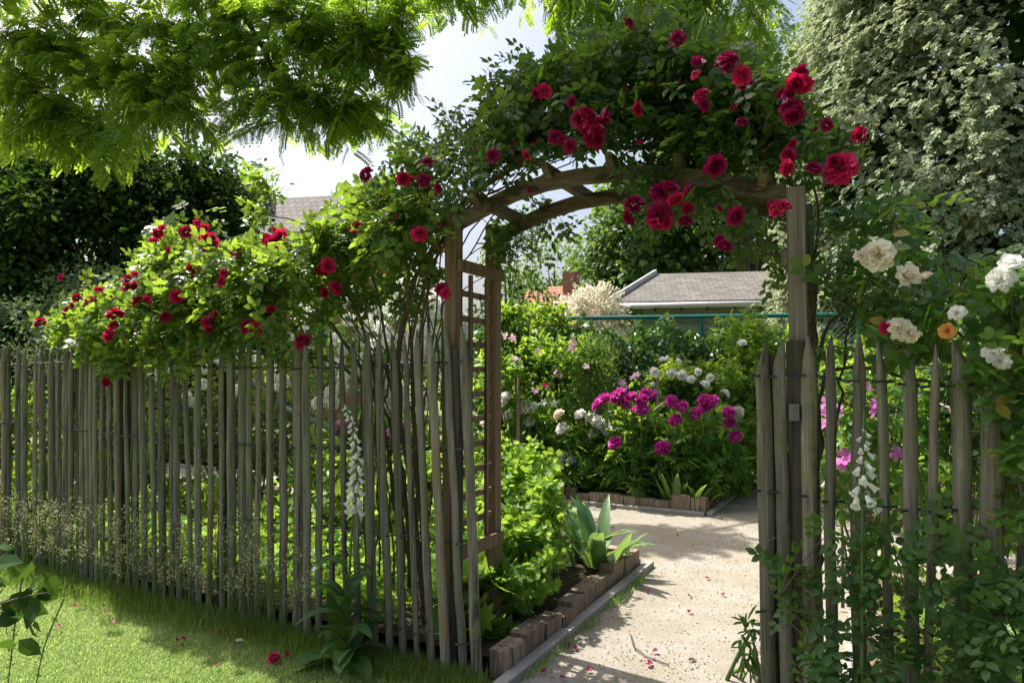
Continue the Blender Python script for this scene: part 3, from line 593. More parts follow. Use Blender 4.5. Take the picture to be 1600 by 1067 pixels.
bud_me = flower_mesh('rose_bud', bloom([(3,.02,1.55,.5,.9,1.0,.05,.05),(4,.1,1.45,.6,.9,.9,.02,0)], 15), M['wine'])
def buds(pl, poly, n, lo, hi):
    for q in in_poly(poly, n):
        p = pv(q[0], q[1], R.uniform(lo, hi)); place('bud', bud_me, pl, p, face_rot(np.array([0, -.3, .8]) + R.normal(0, .5, 3)), R.uniform(.014, .024))
buds(roseA, polyA, 24, -.45, -.3); buds(roseL, polyL, 26, -.42, -.3)
# cream rose on the right
polyC = [(1280, 310), (1340, 300), (1400, 290), (1450, 330), (1430, 400), (1500, 430), (1560, 400), (1600, 390), (1640, 560), (1500, 600), (1380, 560), (1290, 540), (1275, 420)]
tg = np.concatenate([pvr(in_poly(polyC, 55), -.1, .45), pvr(in_poly([(1545, 430), (1640, 400), (1660, 800), (1575, 780)], 45), -.35, .1)])
canesC = [[pv(1275, 900, .3), pv(1270, 560, .28), pv(1300, 480, .25), pv(1370, 455, .15), pv(1450, 480, .1), pv(1540, 560, .1)], [pv(1272, 800, .3), pv(1285, 560, .25), pv(1420, 590, .15), pv(1600, 625, .1)],
          [pv(1290, 800, .3), pv(1330, 480, .2), pv(1380, 400, .1), pv(1400, 320, .05)], [pv(1600, 1000, -.1), pv(1595, 700, -.1), pv(1585, 500, -.1), pv(1590, 410, -.15)]]
roseC = plant('shrub_rose', 'cream and apricot rose leaning over the pickets right of the arch', 'rose', uv(1.95, .3), canesC, [.012, .012, .008, .01], tg, 6, ROSE, .155, M['cream_leaf'], 'cane', bulge=.12)
for (x, y, k, s) in [(1370,398,'cream',1.45),(1384,406,'apricot',.8),(1416,432,'cream',1.4),(1446,434,'cream',.75),(1580,415,'white',1.3),(1562,436,'white',1.1),(1405,513,'cream',1),(1418,520,'cream',.9),(1432,528,'cream',.8),(1384,512,'pinkred',.6),(1480,517,'apricot',1.1),(1552,552,'white',.8),(1566,564,'white',.7),(1495,488,'white',.7),(1345,400,'cream',.6)]:
    bloom_at(roseC, ROSE_ME[k], pv(x, y, -.32), .044 * s * (.6 if k == 'apricot' and s > 1 else 1))

# rugosa thicket in front of the right fence
tg = pvr(in_poly([(1235, 815), (1300, 800), (1400, 785), (1470, 810), (1560, 770), (1640, 760), (1640, 1150), (1290, 1150), (1225, 950)], 44), -.32, -.12)
canesR = [[uv(1.72 + .2 * k, -.22, 0), uv(1.72 + .2 * k + R.normal(0, .06), -.25, .4), uv(1.74 + .2 * k + R.normal(0, .1), -.25, .75)] for k in range(6)]
roseR = plant('shrub_rose', 'low flowerless leafy rose bush growing in front of the right pickets', 'rose', uv(2.2, -.22), canesR, [.008] * 6, tg, 6, compound(3, 1, OVR, .3, 1.1, ylo=.25, yhi=.75), .16, M['fox_leaf'], 'cane', bulge=.1)

# ------------------------------------------------------------------ shrubs, perennials
def ball_leaves(acc, cen, rad, n, T, size, clumps=30, cr=.16, up=.6, shell=(.55, 1.0), lm=0, down=.1, outw=.6):
    cen, rad = np.asarray(cen, float), np.asarray(rad, float)
    d = nrm(rnd(clumps)); cc = d * (R.uniform(*shell, clumps) ** .7)[:, None]
    i = R.integers(clumps, size=n); off = rnd(n, cr * .6); q = cc[i] + off; P = cen + q * rad; o = nrm(q / rad.mean() * rad)
    dd = o * .5 + rnd(n, .55) - Z * down; nn = o * outw + np.array([0, 0, up]) + rnd(n, .45)
    k = P[:, 2] > .02; acc.scatter(T, P[k], frames(dd[k], nn[k]), size * R.uniform(.65, 1.25, k.sum()), lm)
def shrub(name, label, cat, base, blobs, T, size, mat, group=None, stems=6, stemm='cane', clumps=30, cr=.2, **kw):
    base = np.asarray(base, float); t = thing(name, label, cat, base, group); L, A = Acc(), Acc()
    for (c, r, n) in blobs:
        ball_leaves(L, c, r, n, T, size, clumps, cr, **kw)
        for k in range(stems):
            e = np.asarray(c) + np.asarray(r) * nrm(rnd(1))[0] * .6; b = base + np.array([R.normal(0, .06), R.normal(0, .06), 0]); A.tube(bez(b, (b + e) / 2 + R.normal(0, .05, 3), e, 6), np.linspace(.012, .004, 6), 5)
    mk('stems', A, M[stemm], t, smooth=True); mk('foliage', L, mat, t); return t
def gz(px, py, z=.09): return pixg(px, py, z)

def fbp(px, dv): p = pv(px, 700, 4.74 + dv); p[2] = .09; return p
def front_y(px): return pv(px, 700, 4.75)[1]
# far bed: peonies.  Depths from the bed position
def peony(label, cx, Yc, ytop, rx, flowers, kind, size, group, n=420):
    if Yc > 7.8: Yc = max(Yc, front_y(cx) + rx * .85)
    c = at(cx, 700, Yc); top = at(cx, ytop, Yc)[2]; b = np.array([c[0], Yc, .09]); H = top - .09
    t = thing('peony', label, 'peony', b, group); L, A = Acc(), Acc()
    ball_leaves(L, [c[0], Yc, .09 + H * .5], [rx, rx * .8, H * .5], int(n * 1.7), PEO, .19, 50, .22, up=.7)
    for (x, y) in flowers:
        p = at(x, y, Yc - rx * R.uniform(.6, .95)); A.tube(bez(b + np.array([R.normal(0, .08), R.normal(0, .08), 0]), np.array([b[0] * .4 + p[0] * .6, p[1], p[2] * .5]), p - Z * .02, 6), .006, 5)
        k = kind[R.integers(len(kind))]; bloom_at(t, PEO_ME[k], p, size * R.uniform(.85, 1.1), face=(-.6, .3, 1.0), j=.3)
    mk('stems', A, M['stem'], t); mk('foliage', L, M['peony_leaf'], t); return t
gp = 'peonies in the far bed'
peony('magenta peony bush with flowers clustered along its top, tallest in the far bed', 985, 8.55, 640, .62, [(937,626),(944,622),(932,634),(968,615),(974,629),(986,619),(961,620),(1006,614),(1016,617),(1003,625),(1004,639),(994,641)], ['magenta'], .088, gp)
peony('magenta peony bush with loose flowers nearest the gate post', 1085, 8.5, 650, .6, [(1049,626),(1065,635),(1055,656),(1087,645),(1099,624),(1113,627),(1101,637),(1106,630),(1138,644),(1140,660),(1149,681)], ['magenta'], .088, gp)
peony('low peony bush with two big magenta blooms above the timber edging', 995, 8.0, 700, .5, [(961,692),(1036,699)], ['magenta'], .1, gp, 300)
peony('white peony bush with a row of round blooms beside the magenta ones', 915, 8.3, 668, .5, [(906,647),(923,651),(931,657),(938,661),(949,670),(927,675),(873,647),(878,669)], ['white', 'white', 'cream'], .088, gp)
peony('white peony bush seen just beside the trellis post, with a peach bloom', 815, 8.3, 668, .5, [(790,619),(784,628),(822,632),(817,639),(827,658),(793,648),(833,636),(760,660)], ['white', 'white', 'cream'], .088, gp)
peony('low white peony with one large open bloom near the bed edge', 870, 7.9, 722, .4, [(881,715),(893,718)], ['white'], .1, gp, 260)
peony('pale pink peony glimpsed between pickets beside the white foxglove', 540, 7.6, 680, .5, [(530,668),(545,662)], ['pink'], .11, gp)
peony('pale pink peony glimpsed between pickets near the rose trunk', 640, 7.6, 680, .5, [(632,666),(622,672),(612,678)], ['pink'], .1, gp)

# low mounds at the bed front
shrub('fern_leaved_plant', 'bright ferny mound of small leaves behind the far timber edging', 'plant', fbp(885, .35) , [(fbp(885, .35) + Z * .2, (.5, .35, .28), 1500)], PEO, .1, M['gera'], clumps=40)
shrub('geranium', 'pale green low leafy clump at the right end of the far bed', 'plant', gz(1150, 745), [((at(1150, 725, 9.1)), (.75, .4, .35), 1000)], GERA, .09, M['gera'], clumps=40)
shrub('geranium', 'big bright green leafy mound spilling over the near timber edging', 'plant', uv(-.2, .9, .09),
      [(uv(-.24, 1.1, .52), (.32, .36, .42), 3600), (uv(-.12, .72, .36), (.3, .3, .28), 1900), (uv(-.45, 1.5, .6), (.36, .36, .48), 2600)], GERA, .05, M['gera'], clumps=110, cr=.14)
shrub('geranium', 'larger dark lobed leaves hanging over the timber at the foot of the arch', 'plant', uv(-.05, .35, .09), [(uv(-.05, .38, .22), (.26, .24, .17), 260)], GERA, .15, M['peony_leaf'], clumps=20)

def blades(label, base, n, L, W, mat, spread=.14, lean=.9, name='strap_leaf_plant', cat='plant', group=None, up=(.5, 1.1)):
    t = thing(name, label, cat, base, group); A = Acc()
    for k in range(n):
        a = R.uniform(0, 2 * np.pi); o = np.array([math.cos(a), math.sin(a), 0]); l = L * R.uniform(.6, 1.15); w = W * R.uniform(.7, 1.2); el = R.uniform(*up); b = np.asarray(base) + o * R.uniform(0, spread)
        p, vs, d = b.copy(), [], o * math.cos(el) + Z * math.sin(el); s = np.cross(Z, o); m = 7; cv = lean * R.uniform(.5, 1.4) / m
        for i in range(m + 1):
            tt = i / m; ww = w * (.5 + 1.6 * tt - 2.05 * tt * tt) if tt < 1 else 0.002
            vs += [p + s * ww + Z * ww * .45, p, p - s * ww + Z * ww * .45]; p = p + d * l / m; d = nrm(d - Z * cv * (1 + 2 * tt) + R.normal(0, .05, 3))
        A.faces(vs, [(i * 3 + j, i * 3 + j + 1, i * 3 + j + 4, i * 3 + j + 3) for i in range(m) for j in range(2)])
    mk('leaves', A, mat, t, smooth=True); return t
blades('broad blue-green strap leaves in the corner of the near bed', uv(-.0, 1.95, .09), 30, .5, .062, M['blue_leaf'], .2, .75, up=(.7, 1.4))
blades('blue-green strap leaves arching out behind the bright leafy mound', uv(-.35, 2.15, .09), 14, .5, .05, M['blue_leaf'], .2)
blades('upright tulip leaves massed behind the far timber edging', fbp(1060, .3), 46, .42, .045, M['strap'], .42, .45, up=(.9, 1.45))
blades('splayed tulip leaves at the corner of the far timber edging', fbp(1098, .22), 18, .38, .045, M['strap'], .2, .6, up=(.7, 1.3))
blades('small tuft of pale strap leaves in the middle of the far bed front', fbp(1005, .2), 14, .32, .04, M['strap'], .16, .7)
blades('long pointed leaves rising left of the far timber corner', fbp(835, .15), 18, .6, .05, M['bright'], .2, .7)

# middle and back planting
shrub('clematis', 'pale pink flowered clematis scrambling in the far bed beside the ivy', 'plant', gz(845, 690), [(at(850, 600, 9.2), (.8, .45, .62), 2600)], OV, .085, M['bright'], clumps=60)
clem = [o for o in C.objects if o.name.startswith('clematis') and o.type == 'EMPTY'][-1]
for (x, y, k) in [(800,528,'pink'),(893,545,'pink'),(895,535,'pink'),(835,610,'pink'),(853,602,'pinkred'),(874,586,'pink'),(805,560,'pink'),(868,580,'pink'),(973,597,'pink'),(976,605,'pink'),(995,585,'pink'),(990,590,'pink'),(915,573,'pink'),(865,630,'white'),(850,628,'white'),(842,548,'pink'),(790,525,'pink')]:
    bloom_at(clem, STAR_ME[k], at(x, y, 8.75), .065)
shrub('asparagus_plant', 'tall feathery yellow-green plume standing among the bushes', 'plant', gz(930, 690), [(at(930, 590, 9.0), (.3, .25, .52), 2600)], NARROW, .06, M['feather'], clumps=60, cr=.3)
wr = shrub('shrub_rose', 'white flowered rose bush in the sunny back bed left of the gate pickets', 'rose', gz(1090, 690), [(at(1085, 622, 9.2), (.75, .45, .46), 1500), (at(1165, 600, 8.9), (.5, .4, .85), 1500)], ROSE, .13, M['bright'], clumps=50)
for (x, y, k, s) in [(1023,581,'white',1),(1065,587,'white',1.4),(1090,581,'white',1),(1101,602,'white',1.3),(1134,614,'white',1.1),(1153,643,'cream',1.2),(1060,565,'white',.8),(1035,563,'white',1),(1160,537,'white',1.2),(1050,583,'white',1),(1110,590,'white',.8),(1080,592,'white',.9),(1020,600,'white',.6),(1045,560,'white',.8)]:
    bloom_at(wr, ROSE_ME[k], at(x, y, 8.5), .07 * s)
tk = 'wooden stakes behind the peonies'
for (x, y0, y1, lab) in [(1136, 600, 690, 'tan wooden stake beside the yellow-white rose bloom'), (1028, 590, 680, 'dark wooden stake between the two magenta peonies'), (810, 590, 660, 'thin wooden stake beside the trellis post')]:
    A = Acc(); b = at(x, 700, 8.75); tp = at(x, y0, 8.75); A.tube([[b[0], b[1], 0], [b[0], b[1], tp[2] * .5], tp], [.026, .025, .02], 7); o = mk('garden_stake', A, M['stake'], org=[b[0], b[1], 0]); tag(o, lab, 'stake', tk)

# chain-link fence with the green rail, and ivy over it
cf = thing('chain_link_fence', 'chain-link fence with a green painted top rail behind the ivy', 'fence', at(950, 600, 9.9) * [1, 1, 0])
ra, rb = at(560, 502, 10.7), at(1750, 486, 8.75); A = Acc(); A.tube([ra + (rb - ra) * t for t in np.linspace(0, 1, 12)], .032, 10); mk('top_rail', A, M['pipe'], cf, smooth=True)
fd = nrm((rb - ra) * [1, 1, 0]); L0 = np.linalg.norm((rb - ra)[:2]); A = Acc(); step = .075; zt = (ra[2] + rb[2]) / 2 - .04
for k in range(int(L0 / step)):
    for sg in (1, -1):
        x0 = k * step; h = .9; p0 = ra + fd * x0; p0[2] = zt; x1 = x0 + sg * h; p1 = ra + fd * x1; p1[2] = zt - h; A.tube([p0, p1], .0025, 3, cap=False)
mk('wire_mesh', A, M['pipe'], cf)
for k in range(5):
    p = ra + (rb - ra) * (.1 + .2 * k); A = Acc(); A.tube([[p[0], p[1], 0], [p[0], p[1], p[2] - .03]], .03, 8); mk('post', A, M['pipe'], cf)
fn = np.array([-fd[1], fd[0], 0]); fn = fn if fn[1] < 0 else -fn
def hedge_leaves(a, f0, f1, n, z0, z1, T, size, thick, wav=.12, ph=0.0):
    t = R.uniform(f0, f1, n); p = ra[None] + (rb - ra)[None] * t[:, None]; top = z1 + wav * np.sin(t * 60 + ph) + .08 * np.sin(t * 170 + ph)
    z = z0 + (top - z0) * R.uniform(0, 1, n) ** .8; p[:, 2] = z; dep = R.uniform(-.05, thick, n) + .12 * np.sin(t * 90 + z * 7) * np.cos(z * 11 + t * 40)
    p += fn * dep[:, None]; nn = fn + Z * .5 + rnd(n, .5); dd = rnd(n, .6) - Z * .6; a.scatter(T, p, frames(dd, nn), size * R.uniform(.6, 1.2, n))
ivy = thing('ivy', 'dense glossy ivy hedge covering the chain-link fence beyond the peonies', 'ivy', at(1000, 600, 9.8) * [1, 1, 0]); A = Acc()
hedge_leaves(A, .18, .62, 15000, .1, 2.26, IVY, .085, .35)
mk('foliage', A, M['ivy'], ivy)
A = Acc()
for k in range(30):
    p = ra + (rb - ra) * R.uniform(.18, .62); A.tube(bez(np.array([p[0], p[1], 0]), np.array([p[0] + R.normal(0, .2), p[1], 1.]), np.array([p[0] + R.normal(0, .3), p[1], 2.1]), 6), .008, 4)
mk('stems', A, M['bark'], ivy)
vn = thing('hedge', 'bright sunlit leafy hedge along the green rail behind the right pickets', 'hedge', at(1400, 600, 9.0) * [1, 1, 0]); A = Acc(); hedge_leaves(A, .6, .95, 6000, .1, 2.2, OV, .09, .5, .16, 2.); mk('foliage', A, M['bright'], vn)
A = Acc()
for k in range(14): p = ra + (rb - ra) * R.uniform(.6, .95); A.tube([[p[0], p[1], 0], [p[0] + R.normal(0, .1), p[1], 1.8]], .012, 5)
mk('stems', A, M['bark'], vn)
vn2 = shrub('vine', 'yellow-green vine climbing over the green rail beside the trellis', 'vine', at(830, 650, 9.9) * [1, 1, 0], [(at(825, 530, 9.9), (.7, .3, .55), 1500), (at(800, 600, 9.7), (.5, .3, .6), 900)], OV, .11, M['bright'], clumps=50)

# planting behind the right fence
for (px, py, Y, rr, n, T, s, m, nm, lab, cat) in [
    (1330, 660, 4.6, (.5, .4, .55), 1300, OV, .08, 'cream_leaf', 'mallow_bush', 'bush with mallow-pink flowers behind the first right pickets', 'bush'),
    (1500, 700, 5.0, (.7, .5, .9), 2300, OV, .08, 'rose_leaf_dark', 'leafy_bush', 'dark leafy bush filling the gaps of the right pickets', 'bush'),
    (1420, 640, 6.6, (.8, .5, .7), 1700, OV, .08, 'bright', 'leafy_bush', 'sunlit yellow-green bush behind the dark one on the right', 'bush'),
    (1610, 600, 4.6, (.6, .5, .8), 1700, ROSE, .13, 'rose_leaf_dark', 'leafy_bush', 'tall shaded bush at the right edge behind the pickets', 'bush'),
    (1290, 720, 7.4, (.6, .4, .6), 1200, OV, .07, 'bright', 'leafy_bush', 'small bright bush behind the gate post across the gravel', 'bush')]:
    c = at(px, py, Y); t = shrub(nm, lab, cat, [c[0], Y, .05], [(c, rr, n)], T, s, M[m], clumps=45)
    if nm == 'mallow_bush':
        for (x, y) in [(1290,645),(1306,640),(1303,655),(1290,662),(1356,604),(1366,641),(1372,632),(1316,720),(1322,712),(1310,726),(1480,637),(1400,708),(1292,630)]:
            bloom_at(t, STAR_ME['lilac'] if x < 1470 else STAR_ME['pink'], at(x, y, 4.1), .06)
blades('big dark dock-like leaves low behind the right pickets', uv(2.25, .35, .05), 12, .55, .1, M['fox_leaf'], .15, .8, name='leafy_plant')
blades('second dark broad-leaved clump low behind the right pickets, at the frame edge', uv(2.75, .3, .05), 12, .5, .1, M['fox_leaf'], .15, .8, name='leafy_plant')

# planting behind the left fence
def back_shrub(nm, lab, cat, px, py, Y, rr, n, T, s, m, poms=0, pom_s=.06, clumps=40, box=None):
    c = at(px, py, Y); t = shrub(nm, lab, cat, [c[0], Y, .0], [(c, rr, n)], T, s, M[m], clumps=clumps)
    for k in range(poms):
        d = nrm(np.array([R.normal(0, 1), -abs(R.normal(0, .8)), R.normal(.2, .7)])); p = c + d * np.asarray(rr) * R.uniform(.9, 1.05)
        place('flower_cluster', POM[k % 2], t, p, face_rot(rnd(1)[0]), pom_s * R.uniform(.7, 1.2))
    return t
back_shrub('snowball_bush', 'bush dotted with round white flower heads behind the middle of the left fence', 'bush', 420, 535, 6.8, (1.25, .5, .7), 1300, OV, .08, 'rose_leaf', 98, .06)
back_shrub('snowball_bush', 'bush smothered in big white flower heads between the rose trunk and the arch', 'bush', 645, 540, 6.6, (.5, .4, .62), 500, OV, .08, 'rose_leaf', 98, .075)
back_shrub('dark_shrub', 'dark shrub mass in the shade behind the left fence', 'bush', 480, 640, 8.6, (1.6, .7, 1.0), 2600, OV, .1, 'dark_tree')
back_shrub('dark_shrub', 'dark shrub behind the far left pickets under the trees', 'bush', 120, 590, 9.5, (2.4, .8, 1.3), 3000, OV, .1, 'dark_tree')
back_shrub('leafy_bush', 'mid-green bush behind the leftmost pickets', 'bush', 130, 640, 7.2, (1.1, .5, .8), 1800, OV, .07, 'rose_leaf')
back_shrub('variegated_bush', 'low silvery-leaved bush with sparkling leaves behind the left pickets', 'bush', 370, 660, 6.9, (.7, .4, .42), 1900, DI, .06, 'grey_shrub')
for i, (px, py, Y, rx, h, m, lab) in enumerate([(540, 790, 5.9, .6, .45, 'bright', 'bright low plants just behind the pickets by the white foxglove'), (650, 800, 5.4, .5, .45, 'gera', 'bright leafy clump behind the last pickets before the arch'), (440, 850, 5.7, .55, .25, 'gera', 'low bright ground plants behind the middle pickets'),
        (300, 800, 6.2, .6, .3, 'bright', 'low sunlit plants behind the pickets under the red rose'), (150, 760, 6.9, .8, .4, 'bright', 'sunlit low plants behind the far left pickets'), (590, 720, 7.7, .7, .5, 'peony_leaf', 'leafy perennial across the gravel behind the rose trunk'), (690, 720, 7.6, .5, .5, 'peony_leaf', 'leafy perennial across the gravel behind the trellis'), (30, 700, 7.4, .8, .5, 'bright', 'sunny plant clump at the left frame edge behind the fence')]):
    c = at(px, py, Y); shrub('border_plant', lab, 'plant', [c[0], Y, .0], [(np.array([c[0], Y, max(.2, c[2])]), (rx, .4, h), 900)], (OV, GERA, PEO)[i % 3], (.08, .08, .14)[i % 3], M[m], clumps=40)
A = Acc(); A.tube([at(330, 560, 7.0), at(385, 588, 6.95), at(450, 640, 6.9), at(525, 672, 6.8)], .028, 10); pl = mk('garden_pole', A, M['pole'], smooth=True); tag(pl, 'pale blue-green pole slanting down behind the left pickets', 'pole')
A = Acc(); A.tube([pv(691, 500, .02), pv(693, 700, .02), pv(699, 1010, .02)], .009, 6); o = mk('plant_stake', A, M['stem']); tag(o, 'thin dark green plant stake upright between the last two pickets left of the arch', 'stake')
for f in [(505, 706), (697, 735), (700, 728)]:
    pass

# foxgloves
def bell():
    v, f, k = [], [], 7
    for (y, r) in ((0, .12), (.12, .2), (.6, .27), (.9, .33), (1.0, .44)):
        for j in range(k): v.append((math.cos(2 * math.pi * j / k) * r, y, math.sin(2 * math.pi * j / k) * r))
    for i in range(4): f += [(i * k + j, i * k + (j + 1) % k, (i + 1) * k + (j + 1) % k, (i + 1) * k + j) for j in range(k)]
    return tmpl(v, f)
BELL = bell()
def foxglove(label, base, path, y_first, nb, size, leaves):
    t = thing('foxglove', label, 'foxglove', base, 'white foxgloves in front of the pickets'); A = Acc(); p = smooth_path(path, 20); A.tube(p, np.linspace(.009, .003, 20), 6); mk('stem', A, M['stem'], t, smooth=True)
    B, G = Acc(), Acc(); s = np.linspace(y_first, .95, nb)
    for i, f in enumerate(s):
        q = np.array([np.interp(f, np.linspace(0, 1, 20), p[:, j]) for j in range(3)]); a = i * 2.4; k = 1 - .65 * i / nb
        d = np.array([math.cos(a) * .8, -abs(math.sin(a)) * .8 - .2, -.75]); (B).scatter(BELL, q[None] + np.array([[math.cos(a), math.sin(a), 0]]) * .02 * k, frames(d[None], rnd(1)), np.array([size * k]))
        G.scatter(OV, q[None], frames(np.array([[math.cos(a), math.sin(a), .3]]), np.array([[0, 0, 1.]])), np.array([size * .35]))
    mk('flower_bells', B, M['white'], t, smooth=True); mk('bracts', G, M['fox_leaf'], t)
    if leaves:
        L = Acc()
        for k in range(leaves):
            a = R.uniform(0, 6.28); o = np.array([math.cos(a), math.sin(a), 0]); el = R.uniform(.35, 1.3); l = R.uniform(.26, .48) * (.62 if k > 12 else 1); b = np.asarray(base) + Z * R.uniform(.02, .55) * (k > 12); pth = b.copy(); d = o * math.cos(el) + Z * math.sin(el); sd = np.cross(Z, o); vs = []
            for i in range(8):
                tt = i / 7; w = .05 * math.sin(math.pi * min(1, tt * .93 + .07)) ** .8 * l / .35; vs += [pth + sd * w + Z * w * .3, pth, pth - sd * w + Z * w * .3]; pth = pth + d * l / 7; d = nrm(d - Z * .22 + R.normal(0, .04, 3))
            L.faces(vs, [(i * 3 + j, i * 3 + j + 1, i * 3 + j + 4, i * 3 + j + 3) for i in range(7) for j in range(2)])
        mk('leaves', L, M['fox_leaf'], t, smooth=True)
fb = pv(540, 985, -.22); fb[2] = 0
foxglove('white foxglove spire with big drooping basal leaves in front of the left pickets', fb, [fb, pv(548, 850, -.2), pv(558, 740, -.2), pv(556, 680, -.2), pv(548, 640, -.2), pv(528, 616, -.2)], .55, 46, .046, 36)
fb = pv(1345, 1100, -.26); fb[2] = 0
foxglove('white foxglove spire in front of the right pickets above the rose leaves', fb, [fb, pv(1347, 900, -.26), pv(1348, 780, -.26), pv(1350, 700, -.26), pv(1350, 640, -.26)], .76, 20, .046, 5)

# ground cover in the near bed behind the fence
def cover(name, label, us, vs, n, T, size, mat, hmax):
    u = R.uniform(*us, n); v = R.uniform(*vs, n); h = hmax * (.35 + .65 * np.abs(np.sin(u * 3.1 + 1) * np.sin(v * 4.3 + u))) * R.uniform(0, 1, n) ** .6
    P = O + u[:, None] * U + v[:, None] * V + np.stack([0 * h, 0 * h, .09 + h], 1); A = Acc(); A.scatter(T, P, frames(rnd(n, .7) + Z * .2, rnd(n, .5) + Z), size * R.uniform(.6, 1.3, n)); o = mk(name, A, mat); tag(o, label, 'ground cover', kind='stuff'); return o
cover('ground_cover', 'bright low leaves carpeting the bed just behind the left fence', (-6.5, -.5), (.08, 2.2), 15000, GERA, .06, M['gera'], .42)
cover('ground_cover', 'leafy undergrowth covering the sunny bed across the gravel on the left', (-7, -1.2), (4.85, 6.2), 6000, OV, .09, M['peony_leaf'], .5)
cover('ground_cover', 'small leaves carpeting the bed behind the right pickets', (2.0, 6), (.1, 2.2), 3500, GERA, .07, M['bright'], .2)
def pebbles(n):
    u = R.uniform(.33, 1.75, n); v = R.uniform(-.3, 5.5, n); k = R.random(n) < .25; u = np.where(k, R.uniform(-2.5, 3.5, n), u); v = np.where(k, R.uniform(2.5, 4.55, n), v)
    P = O + u[:, None] * U + v[:, None] * V + Z * .005; T = tmpl([(1,0,0),(0,1,0),(-1,0,0),(0,-1,0),(0,0,.7),(0,0,-.6)], [(0,1,4),(1,2,4),(2,3,4),(3,0,4),(1,0,5),(2,1,5),(3,2,5),(0,3,5)])
    A = Acc(); A.scatter(T, P, frames(rnd(n) * [1, 1, .1], Z + rnd(n, .2)), R.gamma(3, .0011, n).clip(.0012, .006)[:, None] * R.uniform(.7, 1.3, (n, 3))); o = mk('gravel_stones', A, M['pebble'], smooth=True); tag(o, 'loose fine stones scattered over the pale gravel path', 'gravel', kind='stuff')
M['pebble'] = leaf_mat('pebble', (.25, .225, .185), (.46, .43, .375), (.3, .3, .3), 0.0, .9, .2)
pebbles(9000)
# gate-side weed and corner branch
wb = uv(1.38, -.02, 0)
wd = shrub('weed', 'leafy weed sprouting from the gravel at the foot of the right gate picket', 'weed', pixg(1180, 1062), [(at(1176, 1015, 3.35), (.05, .06, .17), 55)], NARROW, .085, M['fox_leaf'], clumps=20, stems=6, stemm='stem')
cb = np.array([-1.75, 2.0, 0]); nodesc = [np.array([-1.7, 2.0, .55]), np.array([-1.6, 2.0, .75]), np.array([-1.52, 2.0, .88])]
A, L = Acc(), Acc(); A.tube(smooth_path([cb, [-1.72, 2, .4], [-1.6, 2, .75], [-1.4, 2.0, .9]]), np.linspace(.012, .004, 24), 6)
tgs = np.array([at(x, y, 2.0 + R.normal(0, .08)) for x, y in [(5, 885), (20, 900), (60, 915), (80, 925), (15, 945), (30, 960), (45, 970), (10, 990), (-20, 930), (-10, 890), (35, 930), (-5, 960)]])
twigs(nodesc, tgs, 3, A, L, OVR, .075, r0=.003, frac=.8, up=.25)
t = thing('lilac_branch', 'dark broad-leaved branch reaching into the lower left corner over the lawn', 'branch', cb); mk('branch', A, M['bark'], t, smooth=True); mk('foliage', L, M['dark_tree'], t)  # dark leaf material stands in for the shade on this branch
A, L = Acc(), Acc(); b = pixg(55, 1075); p = smooth_path([b, at(70, 1000, 2.75), at(100, 935, 2.8)], 12); A.tube(p, .003, 4); q = p[3:]; n = len(q) * 4; L.scatter(DI, np.repeat(q, 4, 0) + rnd(n, .008), frames(rnd(n) + Z, rnd(n)), R.uniform(.012, .022, n))
b2 = pixg(10, 1090); p2 = smooth_path([b2, at(25, 960, 2.7), at(35, 900, 2.7)], 12); A.tube(p2, .003, 4); q = p2[3:]; n = len(q) * 4; L.scatter(DI, np.repeat(q, 4, 0) + rnd(n, .008), frames(rnd(n) + Z, rnd(n)), R.uniform(.012, .022, n))
t = thing('dock_stalk', 'thin dock seed stalks standing over the lawn in the lower left corner', 'weed', b); 
for v_, l_, t_ in zip(L.v, L.l, L.t): A.raw(v_, l_ - l_.min(), t_, 1)
mk('stem', A, [M['cane'], M['fox_leaf']], t)

# ------------------------------------------------------------------ grass
def blades_mass(n, ufun, h, w, mat, name, lean=.6):
    P = ufun(n); a = R.uniform(0, 6.28, n); o = np.stack([np.cos(a), np.sin(a), np.zeros(n)], 1); s = np.stack([-o[:, 1], o[:, 0], o[:, 2]], 1)
    hh = (h * (R.uniform(.5, 1.3, n) if h < .1 else R.gamma(2.2, .38, n) * (.55 + .6 * (np.sin(P[:, 0] * 9) * np.sin(P[:, 0] * 23 + P[:, 1] * 7) + .5)).clip(.3)))[:, None]; ww = (w * R.uniform(.7, 1.3, n))[:, None]; ln_ = (lean * R.uniform(.1, 1, n))[:, None]
    v = np.stack([P - s * ww, P + s * ww, P + o * hh * ln_ * .35 + Z * hh * .6 + s * ww * .7, P + o * hh * ln_ * .35 + Z * hh * .6 - s * ww * .7, P + o * hh * ln_ + Z * hh], 1)
    idx = np.arange(n)[:, None] * 5; Lp = np.concatenate([idx + [0, 1, 2, 3], idx + [3, 2, 4]], 1).ravel(); A = Acc(); A.raw(v.reshape(-1, 3), Lp, np.tile([4, 3], n))
    return mk(name, A, mat)
def lawn_pts(n):
    Y = 2.9 + (R.uniform(0, 1, n) ** 1.3) * 4.6; px = R.uniform(-60, 860, n); X = (px - 800) / FPX * Y; P = np.stack([X, Y, np.full(n, -.004)], 1)
    vv = (P - O) @ V; uu = (P - O) @ U; return P[(vv < -.03) & (uu < .27)]
class _: pass
def lawn_fun(n):
    out = lawn_pts(int(n * 2.2)); return out[:n] if len(out) >= n else np.concatenate([out, out])[:n]
g = blades_mass(110000, lawn_fun, .02, .0019, M['grass'], 'lawn_grass', 1.5); tag(g, 'short mown grass of the sunny lawn in front of the fence', 'grass', kind='stuff')
def edge_pts(n):
    u = R.uniform(-5.6, .2, n); v = -.06 - np.abs(R.normal(0, .12, n)); return O + u[:, None] * U + v[:, None] * V
g = blades_mass(20000, edge_pts, .085, .0018, M['tallgrass'], 'tall_grass', .7); tag(g, 'unmown dark grass along the foot of the left picket fence', 'grass', kind='stuff')
